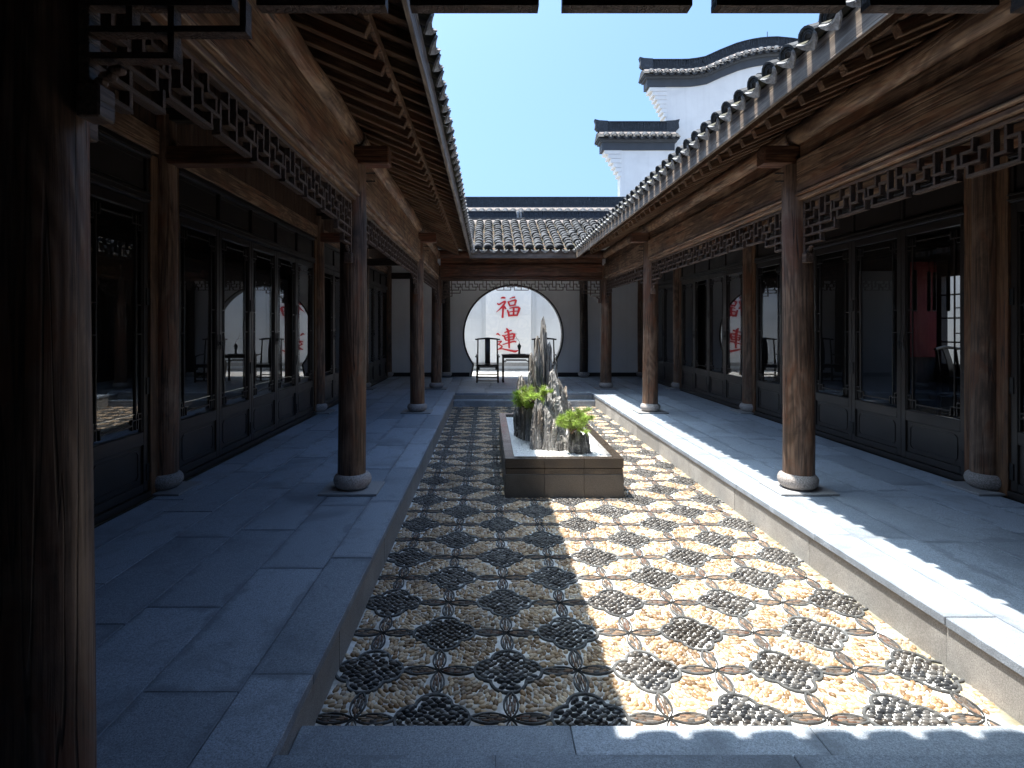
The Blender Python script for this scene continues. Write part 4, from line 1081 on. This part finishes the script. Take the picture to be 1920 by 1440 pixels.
# wall cap
def tile_cap(parent, path, y0, y1, scale=1.0, ridge=True):
    """tile coping along a polyline of (x, z); y0 front face of wall, y1 back face"""
    P = [Vector(p) for p in path]; seg = [0]
    for a, b in zip(P[:-1], P[1:]): seg.append(seg[-1]+(b-a).length)
    def pos(sv):
        sv = max(0, min(seg[-1], sv))
        for i in range(len(P)-1):
            if sv <= seg[i+1]+1e-9:
                t = (sv-seg[i])/max(1e-9, seg[i+1]-seg[i]); p = P[i].lerp(P[i+1], t); d = (P[i+1]-P[i]).normalized(); return p, d
        return P[-1], (P[-1]-P[-2]).normalized()
    N = max(2, int(seg[-1]/.3)); sm = [pos(seg[-1]*i/N)[0] for i in range(N+1)]
    ym = (y0+y1)/2
    def strip(name, mat, prof, ext=0.0):
        n = len(prof); vs = []; fs = []
        for i, p in enumerate(sm):
            ex = -ext if i == 0 else (ext if i == N else 0)
            for (y, z) in prof: vs.append((p.x+ex, y, p.y+z*scale))
        for i in range(N):
            for j in range(n): k = (j+1) % n; fs.append((i*n+j, i*n+k, (i+1)*n+k, (i+1)*n+j))
        fs.append(tuple(range(n))); fs.append(tuple(N*n+j for j in range(n))[::-1])
        me = MB().add(vs, fs).mesh(name, mat); fixnormals(me); return place(name, me, parent)
    S = scale
    f = lambda d: (y0-d*S, y1+d*S)
    a, b = f(.03); strip('grey_band', 'greyband', [(a, 0), (b, 0), (b, .28), (a, .28)], .03)
    a, b = f(.10); strip('cornice_band', 'greyband', [(a+.03*S, .283), (b-.03*S, .283), (b, .36), (a, .36)], .1)
    a, b = f(.16); strip('upper_band', 'ridge', [(a, .363), (b, .363), (b, .40), (a, .40)], .16)
    a, b = f(.24); strip('coping_bed', 'tile', [(a+.02, .42), (b-.02, .42), (ym+.1*S, .66), (ym-.1*S, .66)], .18)
    strip('mortar_fillet', 'mortar_r', [(ym-.2*S, .60), (ym+.2*S, .60), (ym+.09*S, .72), (ym-.09*S, .72)], .1)
    if ridge:
        strip('ridge_base', 'ridge', [(ym-.11*S, .70), (ym+.11*S, .70), (ym+.11*S, .755), (ym-.11*S, .755)], .12)
        t = MB(); sv = 0
        while sv < seg[-1]:
            p, d = pos(sv); a_ = math.atan2(d.y, d.x)
            Mx = Matrix.Translation((p.x, ym, p.y+.758*S)) @ Matrix.Rotation(-a_*.6+random.uniform(-.05, .05), 4, 'Y')
            t.box((-.012, -.08*S, 0), (.012, .08*S, (.30+random.uniform(-.012, .012))*S), Mx); sv += .034
        o = t.build('ridge_tile_row', 'ridge', parent); o['kind'] = 'stuff'
        strip('ridge_core', 'ridge', [(ym-.05*S, .757), (ym+.05*S, .757), (ym+.05*S, 1.05), (ym-.05*S, 1.05)], .0)
        strip('ridge_cap', 'ridge', [(ym-.09*S, 1.055), (ym+.09*S, 1.055), (ym+.09*S, 1.09), (ym-.09*S, 1.09)], .05)
    if ridge:
        for e, sg in ((P[0], -1), (P[-1], 1)):
            poly = [(0, .757), (sg*.16, .757), (sg*.24, .84), (sg*.22, 1.02), (sg*.26, 1.16), (sg*.1, 1.12), (-sg*.22, 1.10), (-sg*.22, .757)]
            me = MB().prism(poly, lambda u, v: (e.x+u*S, ym-.10*S, e.y+v*S), lambda u, v: (e.x+u*S, ym+.10*S, e.y+v*S)).mesh('ridge_end', 'ridge'); fixnormals(me); place('ridge_end', me, parent)
    # front tiles with drips
    sv = .1; pm = .275*S; me_c = arc_tile(.105*S, .22*S, .022).mesh('coping_tile', 'ridge'); me_d = DRIP.mesh('drip_tile', 'tile'); k = 0
    while sv < seg[-1]:
        p, d = pos(sv); a_ = math.atan2(d.y, d.x)
        put('coping_tile', me_c, parent, Matrix.Translation((p.x, y0-.25*S, p.y+.43*S)) @ Matrix.Rotation(-a_, 4, 'Y') @ Matrix.Rotation(R(42), 4, 'X'))
        p2, d2 = pos(sv+pm/2)
        if sv+pm/2 < seg[-1]: put('drip_tile', me_d, parent, Matrix.Translation((p2.x, y0-.262*S, p2.y+.455*S)) @ Matrix.Rotation(-a_, 4, 'Y') @ Matrix.Scale(S*1.4, 4))
        sv += pm
    return pos
tile_cap(sw, [(-2.6, 4.76), (5.3, 4.76)], .0, .4, .93)

# ------------------------------------------------------------------ horse-head gable walls
YG = 20.0
def gable(label, name, path, body, corb, zc, y_off=0.0, wall_right=None):
    t = thing(name, label, 'gable wall', (0, YG+y_off, 0), 0, 'white stepped gable walls')
    me = MB().prism(body, lambda u, v: (u, 0, v), lambda u, v: (u, .42, v)).mesh('wall', 'plasterw'); fixnormals(me); place('wall', me, t)
    tile_cap(t, path, 0, .42, 1.0)
    for (a, b, z0, z1) in corb: MB().cbox((a, -.02, z0), (b, .44, z1), .008).build('corbel', 'plasterw', t)
    return t
def gx(px): return (px-PX0)/F*YG
def gz(py): return CZ-(py-PY0)/F*YG
# lower wing
xl, xr = gx(1163), gx(1268); zt = gz(281)
cx0 = gx(1130)
corb = []
ns = 6
for k in range(ns):
    z1 = zt-k*.158; x_l = cx0+.06+(xl-cx0-.06)*(k/ns)**.85
    corb.append((x_l, xl+.05, z1-.15, z1-.003))
gable('short white gable wing with grey tile cap, the lower one left of the tall gable', 'gable_wall', [(cx0, zt-.02), (gx(1263), zt-.02)],
      [(xl, -.4), (xr-.06, -.4), (xr-.06, zt), (xl, zt)], corb, zt, .0)
# tall wing with curved crown
xl, xr = gx(1256), gx(1760)
zt = gz(152); cx0 = gx(1222)
crv = [(1222, 152), (1300, 152), (1332, 148), (1365, 133), (1400, 119), (1435, 111), (1470, 108), (1505, 111), (1540, 119), (1575, 133), (1608, 148), (1640, 152), (1760, 152)]
path = [(gx(a), gz(b)) for a, b in crv]
body = [(xl, -.4), (xr, -.4)]+[(min(max(x, xl), xr), z+.02) for x, z in path[::-1]]
corb = []
for k in range(7):
    z1 = zt-k*.155-.01; x_l = cx0+.06+(xl-cx0-.06)*(k/7)**.85; corb.append((x_l, xl+.05, z1-.148, z1-.003))
tg = gable('tall white gable wall with curved tile crown rising behind the right roof', 'gable_wall', path, body, corb, zt, .5)
MB().tube([(gx(1457), .2, gz(62)), (gx(1457), .2, gz(40))], .012, 6).build('lightning_rod', 'iron', tg)

# ------------------------------------------------------------------ rooms behind the doors
for s in (-1, 1):
    rm = thing('room_shell', 'dim room behind the %s glazed doors' % SIDE[s], 'room', (0, 0, 0))
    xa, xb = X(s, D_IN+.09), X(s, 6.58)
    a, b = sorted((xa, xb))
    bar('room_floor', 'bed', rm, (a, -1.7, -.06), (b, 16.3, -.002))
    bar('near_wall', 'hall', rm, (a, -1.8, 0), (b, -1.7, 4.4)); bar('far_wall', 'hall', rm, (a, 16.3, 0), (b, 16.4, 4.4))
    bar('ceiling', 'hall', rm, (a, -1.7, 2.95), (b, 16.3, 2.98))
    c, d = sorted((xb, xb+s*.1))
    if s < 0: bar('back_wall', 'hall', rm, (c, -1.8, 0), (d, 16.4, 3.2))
    else:
        xb = 7.35; 
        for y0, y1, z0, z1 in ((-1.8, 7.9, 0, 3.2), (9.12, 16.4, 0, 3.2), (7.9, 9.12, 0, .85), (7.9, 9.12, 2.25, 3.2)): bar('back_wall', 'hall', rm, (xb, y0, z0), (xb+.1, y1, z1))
        bar('partition', 'hall', rm, (a, 9.22, 0), (xb, 9.3, 2.95))
        bar('pale_panel', 'roomw', rm, (6.05, 9.17, .2), (6.62, 9.218, 2.35))
        bar('red_panel', 'redw', rm, (6.70, 9.16, .95), (7.3, 9.218, 2.5))
        for z in (1.2, 1.58, 1.95): bar('window_bar', 'door', rm, (xb-.03, 7.9, z-.012), (xb-.001, 9.12, z+.012))
        for yv in (8.3, 8.71): bar('window_bar', 'door', rm, (xb-.032, yv-.014, .85), (xb-.0, yv+.014, 2.25))
gwr = MB().box((9.6, 4, -.4), (9.8, 12, 3.0)).build('garden_wall', 'roomw'); tag(gwr, 'white garden wall seen through the window of the right room', 'wall')
# hanging tube lamps and chairs inside the right room
for k, (px, py, Y) in enumerate(((1716, 583, 7.6), (1742, 583, 7.9), (1752, 583, 8.0), (1778, 583, 7.6))):
    p = at(px, py, Y); t = thing('pendant_lamp', '%s slim black tube lamp hanging behind the right doors, counted from the left' % ordn[k], 'lamp', (p.x, p.y, p.z), 0, 'tube lamps in the right room')
    MB().tube([(0, 0, .01), (0, 0, .55)], .022, 12).build('tube', 'iron', t, (0, 0, 0), True); MB().tube([(0, 0, .55), (0, 0, 2.95-p.z)], .003, 5).build('cable', 'iron', t)
    MB().lathe([(.018, -.004), (.02, .0), (.02, .01)], 12).build('tip', 'drip', t)
rw = thing('hall_wall', 'dark wall behind the camera closing the near gallery', 'wall', (0, -1.75, 0))
bar('wall', 'hall', rw, (X(-1, D_IN), -.1, 0), (X(1, D_IN), .0, 4.2))

# ------------------------------------------------------------------ furniture in the hall
def chair(loc, rz, label):
    t = thing('armchair', label, 'chair', loc, rz, 'yoke back armchairs')
    w2, d2 = .275, .23; r = .016
    def tb(nm, pts, rad, n=10):
        rad = [x*1.25 for x in rad] if isinstance(rad, list) else rad*1.25
        MB().tube(pts, rad, n).build(nm, 'lacq', t, (0, 0, 0), True)
    for sx in (-1, 1):
        tb('front_leg', [(sx*w2, -d2, 0), (sx*(w2-.006), -d2, .44)], [.02, .017])
        tb('arm_post', [(sx*(w2-.006), -d2, .46), (sx*(w2+.004), -d2+.03, .56), (sx*w2, -d2+.02, .665)], [.015, .013, .013])
        tb('back_post', [(sx*w2, d2, 0), (sx*(w2-.01), d2, .46), (sx*(w2-.015), d2+.01, .75), (sx*(w2-.02), d2+.05, 1.1)], [.02, .018, .016, .014])
        tb('arm_rail', [(sx*(w2-.013), d2+.005, .72), (sx*(w2+.012), 0, .70), (sx*(w2+.01), -d2+.02, .67), (sx*(w2+.025), -d2-.03, .672)], [.012, .015, .016, .018])
        tb('side_stretcher', [(sx*w2, -d2, .15), (sx*w2, d2, .15)], .011)
        MB().cbox((sx*w2-.012 if sx > 0 else -w2-.012, -d2-.012, .35), (w2+.012 if sx > 0 else -w2+.012, -d2+.012, .41), .003)
        a, b = sorted((sx*(w2-.02), sx*(w2-.075))); MB().cbox((a, -d2-.008, .33), (b, -d2+.008, .415), .004).build('bracket', 'lacq', t)
    MB().cbox((-w2-.02, -d2-.02, .42), (w2+.02, d2+.02, .465), .01).build('seat', 'lacq', t)
    MB().cbox((-w2+.02, -d2-.006, .385), (w2-.02, -d2+.010, .418), .003).build('apron', 'lacq', t)
    tb('crest_rail', [(-w2-.055, d2+.03, 1.115), (-w2-.03, d2+.035, 1.105), (-w2+.03, d2+.055, 1.118), (0, d2+.065, 1.135), (w2-.03, d2+.055, 1.118), (w2+.03, d2+.035, 1.105), (w2+.055, d2+.03, 1.115)], [.014, .016, .017, .021, .017, .016, .014])
    vs = []; fs = []
    for k in range(9):
        z = .466+(1.115-.466)*k/8; y = d2-.01+.07*(k/8)**2-.03*math.sin(math.pi*k/8)
        vs += [(-.07, y, z), (.07, y, z), (.07, y+.012, z), (-.07, y+.012, z)]
    for k in range(8):
        for j in range(4): fs.append((k*4+j, k*4+(j+1) % 4, k*4+4+(j+1) % 4, k*4+4+j))
    fs += [(3, 2, 1, 0), (32, 33, 34, 35)]
    MB().add(vs, fs).build('back_splat', 'lacq', t)
    MB().cbox((-w2+.01, -d2-.012, .035), (w2-.01, -d2+.02, .06), .004).build('foot_rail', 'lacq', t)
    tb('front_stretcher', [(-w2, -d2+.002, .14), (w2, -d2+.002, .14)], .011); tb('rear_stretcher', [(-w2, d2, .17), (w2, d2, .17)], .011)
    return t
chair((-.012, 14.77, 0), 0, 'dark yoke back armchair left of the table in the moon gate')
chair((1.50, 14.77, 0), 0, 'dark yoke back armchair half hidden behind the tall rock')
tb_ = thing('side_table', 'dark lacquered table between the two armchairs before the moon gate', 'table', (.745, 14.78, 0))
MB().cbox((-.385, -.24, .69), (.385, .24, .722), .006).build('tabletop', 'lacq', tb_)
for sx in (-1, 1):
    for sy in (-1, 1):
        MB().cbox((sx*.35-.022, sy*.2-.022, .03), (sx*.35+.022, sy*.2+.022, .689), .004).build('leg', 'lacq', tb_)
        MB().cbox((sx*.35-.026, sy*.2-.026, .001), (sx*.35+.026, sy*.2+.026, .05), .008).build('foot', 'lacq', tb_)
for sy in (-1, 1):
    MB().cbox((-.327, sy*.2-.01, .63), (.327, sy*.2+.01, .689), .003).build('apron', 'lacq', tb_)
    MB().tube([(-.33, sy*.2, .535), (-.29, sy*.2, .535), (-.26, sy*.2, .57), (.26, sy*.2, .57), (.29, sy*.2, .535), (.33, sy*.2, .535)], .011, 8).build('humped_stretcher', 'lacq', tb_)
tray = MB().cbox((-.22, -.11, 0), (.22, .11, .012), .004).build('tray', 'lacq', None, (.765, 14.76, .7235)); tag(tray, 'flat dark tray under the vase on the table', 'tray')
vz = thing('vase', 'slender dark green vase holding a thin leafy branch on the table', 'vase', (.82, 14.76, .7365))
MB().lathe([(.026, 0), (.03, .004), (.024, .06), (.026, .1), (.04, .15), (.05, .19), (.048, .215), (.03, .24), (.018, .25), (.018, .265), (.022, .272)], 20).build('body', 'vase', vz, (0, 0, 0), True)
br = [(0, 0, .26), (.005, 0, .31), (-.03, .01, .37), (-.07, 0, .41), (-.09, .0, .46), (-.085, .01, .52)]
MB().tube(br, [.006, .0055, .005, .005, .004, .003], 6).build('branch', 'bark', vz)
MB().tube([(-.05, 0, .39), (-.1, .02, .395), (-.15, .0, .42)], [.003, .002, .0015], 5).build('branch', 'bark', vz)
for k in range(16):
    p = random.choice(br[2:]) if k < 9 else (-.05-.1*random.random(), .01, .40)
    c = (p[0]+random.uniform(-.03, .03), p[1]+random.uniform(-.03, .03), p[2]+random.uniform(-.015, .025)); a = random.uniform(0, 6)
    d = Vector((math.cos(a), math.sin(a), random.uniform(-.2, .5))).normalized(); e = d.cross(Vector((0, 0, 1))).normalized()
    c = Vector(c); MB().add([c, c+d*.02+e*.011, c+d*.045, c+d*.02-e*.011], [(0, 1, 2, 3)]).build('leaf', 'vase', vz)
ch2 = chair((7.0, 8.2, .0), R(25), 'dark armchair standing inside the right room behind the glass')

# ------------------------------------------------------------------ planter with gravel, rocks and pines
PX, PX1, PY, PY1, PZ = .168, 1.345, 5.57, 8.49, .138
pl = thing('stone_planter', 'long low box planter of dark granite with polished rim in the courtyard', 'planter', ((PX+PX1)/2, (PY+PY1)/2, FZ))
hx, hy, H_ = (PX1-PX)/2, (PY1-PY)/2, PZ-FZ
def ringbox(nm, mt, h0, h1, inset, th):
    hx_, hy_ = hx-inset, hy-inset
    # front/back slabs in three pieces, sides in four
    for sy in (-1, 1):
        for k in range(3):
            a, b = -hx_+2*hx_*k/3, -hx_+2*hx_*(k+1)/3; y0, y1 = sorted((sy*hy_, sy*(hy_-th)))
            MB().cbox((a+.0008, y0, h0), (b-.0008, y1, h1), .0015).build(nm, mt, pl)
    for sx in (-1, 1):
        for k in range(4):
            L0 = hy_-th-.001; a, b = -L0+2*L0*k/4, -L0+2*L0*(k+1)/4; x0, x1 = sorted((sx*hx_, sx*(hx_-th)))
            MB().cbox((x0, a+.0008, h0), (x1, b-.0008, h1), .0015).build(nm, mt, pl)
ringbox('base_slab', 'honed', 0.002, .238, .0, .09)
ringbox('middle_slab', 'polish', .240, .295, .006, .085)
ringbox('groove_slab', 'polish', .2955, .302, .014, .07)
ringbox('rim_slab', 'polish', .3025, H_, .0, .095)
# gravel
gx0, gx1, gy0, gy1 = -hx+.09, hx-.09, -hy+.09, hy-.09; gzv = H_-.055
gt = thing('gravel_bed', 'bed of small white gravel filling the planter', 'gravel', ((PX+PX1)/2, (PY+PY1)/2, FZ)); gt['kind'] = 'stuff'
bar('gravel_base', 'gravel', gt, (gx0, gy0, .05), (gx1, gy1, gzv-.004))
ng = 15000
Pg = np.stack([rng.uniform(gx0+.004, gx1-.004, ng), rng.uniform(gy0+.004, gy1-.004, ng)], 1)
sz = rng.uniform(.006, .0135, ng); mound = .012*np.sin(Pg[:, 0]*7+1)*np.sin(Pg[:, 1]*4)
V, Q, T, m = pebble_arrays(Pg, rng.uniform(0, 6.28, ng), sz*1.2, sz*.85, sz*1.2, np.full(ng, gzv-.004)+rng.uniform(-.004, .004, ng)+mound*.4, 6)
o = place('gravel_stone_field', npmesh('gravel_stone_field', V, [Q, T], 'gravel'), gt); o['kind'] = 'stuff'
# rocks
GZ = FZ+gzv-.01
rk = thing('rockery', 'jagged upright rockery of grey splintered stone standing in white gravel', 'rock', (.7, 6.6, GZ))
def shard(cx_, w_, top, Y, dep=.16, seed=0, lean=0.0, base=None, rough=1.0):
    rnd = random.Random(seed); p = at(930+cx_/4.114, 590+top/4.114, Y); wv = w_/4.114/F*Y*1.42
    hgt = p.z-GZ; n = 30; lv = 24; vs = []; fs = []
    ridge_ = [1+rnd.uniform(-.20, .16)*rough for _ in range(n)]; tops = [0]*n
    # neighbouring tops drop in splinters
    tv = 1.0; ph = rnd.uniform(0, 6); pk = rnd.random()*2*math.pi
    for i in range(n):
        a = 2*math.pi*i/n; dd = (1-math.cos(a-pk))/2
        tops[i] = hgt-min(hgt*.45, .006+(.05+.10*min(1, hgt))*dd+rnd.uniform(0, .045)*(1 if i % 3 else 2.2))
    o2 = [rnd.uniform(0, 6) for _ in range(4)]
    for j in range(lv+1):
        f = j/lv
        for i in range(n):
            a = 2*math.pi*i/n; sx, sy = math.cos(a), math.sin(a)
            sx = math.copysign(abs(sx)**.75, sx); sy = math.copysign(abs(sy)**.75, sy)
            z = tops[i]*f
            tp = 1.1-.16*f-.22*max(0, f-.8)/.2
            k = ridge_[i]*tp*(1+.07*math.sin(z*9+o2[0]+a*2)+.05*math.sin(z*23+o2[1]+a*3)+rnd.uniform(-.085, .085)*rough)
            vs.append((sx*wv/2*k+lean*z+.012*math.sin(z*6+o2[2]), sy*dep/2*k, z))
    for j in range(lv):
        for i in range(n):
            q = (i+1) % n; fs.append((j*n+i, j*n+q, (j+1)*n+q, (j+1)*n+i))
    c = len(vs); tt = max(range(n), key=lambda i: tops[i]); tv_ = vs[lv*n+tt]
    vs.append((tv_[0]*.5, tv_[1]*.5, hgt)); fs += [(lv*n+i, lv*n+(i+1) % n, c) for i in range(n)]
    return MB().add(vs, fs).build('rock_shard', 'rock', rk, (p.x-.7, Y-6.6, 0))
SH = [(372, 40, 8, 6.75, .15), (335, 46, 160, 6.62, .16), (415, 42, 205, 6.82, .16), (446, 34, 345, 6.8, .16), (294, 40, 290, 6.75, .16), (262, 40, 425, 6.72, .15), (214, 62, 462, 6.8, .2),
      (452, 62, 418, 6.55, .18), (494, 40, 488, 6.6, .16), (522, 34, 545, 6.62, .15), (405, 60, 548, 6.42, .17), (350, 60, 585, 6.36, .18), (320, 56, 640, 6.26, .16), (440, 48, 640, 6.36, .15), (392, 56, 700, 6.24, .15),
      (428, 52, 800, 6.2, .14), (178, 52, 700, 6.98, .2), (250, 90, 690, 6.92, .22), (478, 40, 900, 6.16, .12), (524, 90, 925, 6.2, .14), (600, 60, 880, 6.08, .16), (645, 60, 890, 6.04, .16), (690, 52, 900, 6.07, .15), (562, 36, 665, 7.3, .14), (370, 120, 640, 6.55, .2), (470, 90, 620, 6.5, .2)]
for k, a in enumerate(SH): shard(*a, seed=100+k, lean=random.uniform(-.01, .01))
# pines
def pine(label, base, branches, seed):
    t = thing('bonsai_pine', label, 'pine', base, 0, 'small pines growing on the rockery'); rnd = random.Random(seed)
    tr = MB(); tufts = []
    for pts in branches:
        pts = [Vector(p) for p in pts]; tr.tube(pts, [.013-.009*i/(len(pts)-1) for i in range(len(pts))], 7)
        tufts.append(pts[-1])
        for i in range(1, len(pts)):
            for k in range(4):
                q = pts[i]+Vector((rnd.uniform(-.1, .1), rnd.uniform(-.09, .09), rnd.uniform(-.02, .065))); tr.tube([pts[i], (pts[i]+q)/2+Vector((0, 0, .008)), q], [.005, .004, .002], 5); tufts.append(q)
    tr.build('trunk', 'bark', t, (0, 0, 0), True)
    nv, nf, nc = [], [], []
    for q in tufts:
        base_c = Vector((.36, .5, .1))*rnd.uniform(.5, 1.25)
        for k in range(75):
            d = Vector((rnd.gauss(0, 1), rnd.gauss(0, 1), rnd.gauss(.55, .8))).normalized(); L = rnd.uniform(.03, .062); s_ = q+Vector((rnd.gauss(0, .009), rnd.gauss(0, .009), rnd.gauss(0, .007)))
            e = d.cross(Vector((rnd.gauss(0, 1), rnd.gauss(0, 1), rnd.gauss(0, 1)))).normalized()*.0022
            o_ = len(nv); nv += [s_-e, s_+e, s_+d*L+e*.3, s_+d*L-e*.3]; nf.append((o_, o_+1, o_+2, o_+3)); c = base_c*rnd.uniform(.75, 1.3); nc += [c]*4
    me = npmesh('needles', np.array([tuple(v) for v in nv]), [np.array(nf)], 'needle', np.array([tuple(c) for c in nc]), False); o = place('needles', me, t); return t
b1 = at(996, 772, 6.75)
def dv(px, py, Y, b): v = at(px, py, Y)-b; return tuple(v)
pine('bright green pine on the left ledge of the rockery', b1, [[(0, 0, 0), dv(990, 757, 6.6, b1), dv(984, 745, 6.5, b1), dv(986, 738, 6.5, b1)], [(0, 0, 0), dv(985, 758, 6.6, b1), dv(972, 754, 6.55, b1), dv(964, 752, 6.55, b1)],
      [(0, 0, 0), dv(1002, 755, 6.5, b1), dv(1012, 745, 6.35, b1), dv(1018, 738, 6.3, b1)], [(0, 0, 0), dv(995, 756, 6.5, b1), dv(1000, 752, 6.45, b1), dv(1004, 748, 6.4, b1)], [(0, 0, 0), dv(980, 762, 6.6, b1), dv(976, 748, 6.6, b1)]], 3)
b2 = at(1072, 812, 6.05)
pine('bright green pine at the front right of the rockery', b2, [[(0, 0, 0), dv(1068, 800, 6.0, b2), dv(1060, 795, 5.97, b2), dv(1049, 792, 5.97, b2)], [(0, 0, 0), dv(1076, 798, 6.0, b2), dv(1084, 785, 6.02, b2), dv(1086, 775, 6.05, b2)],
      [(0, 0, 0), dv(1080, 800, 6.0, b2), dv(1093, 793, 6.0, b2), dv(1098, 787, 6.0, b2)], [(0, 0, 0), dv(1072, 798, 5.95, b2), dv(1074, 790, 5.93, b2), dv(1080, 795, 5.9, b2)], [(0, 0, 0), dv(1066, 802, 5.95, b2), dv(1063, 790, 5.95, b2), dv(1072, 783, 5.98, b2)], [(0, 0, 0), dv(1078, 806, 5.92, b2), dv(1088, 806, 5.9, b2)]], 5)
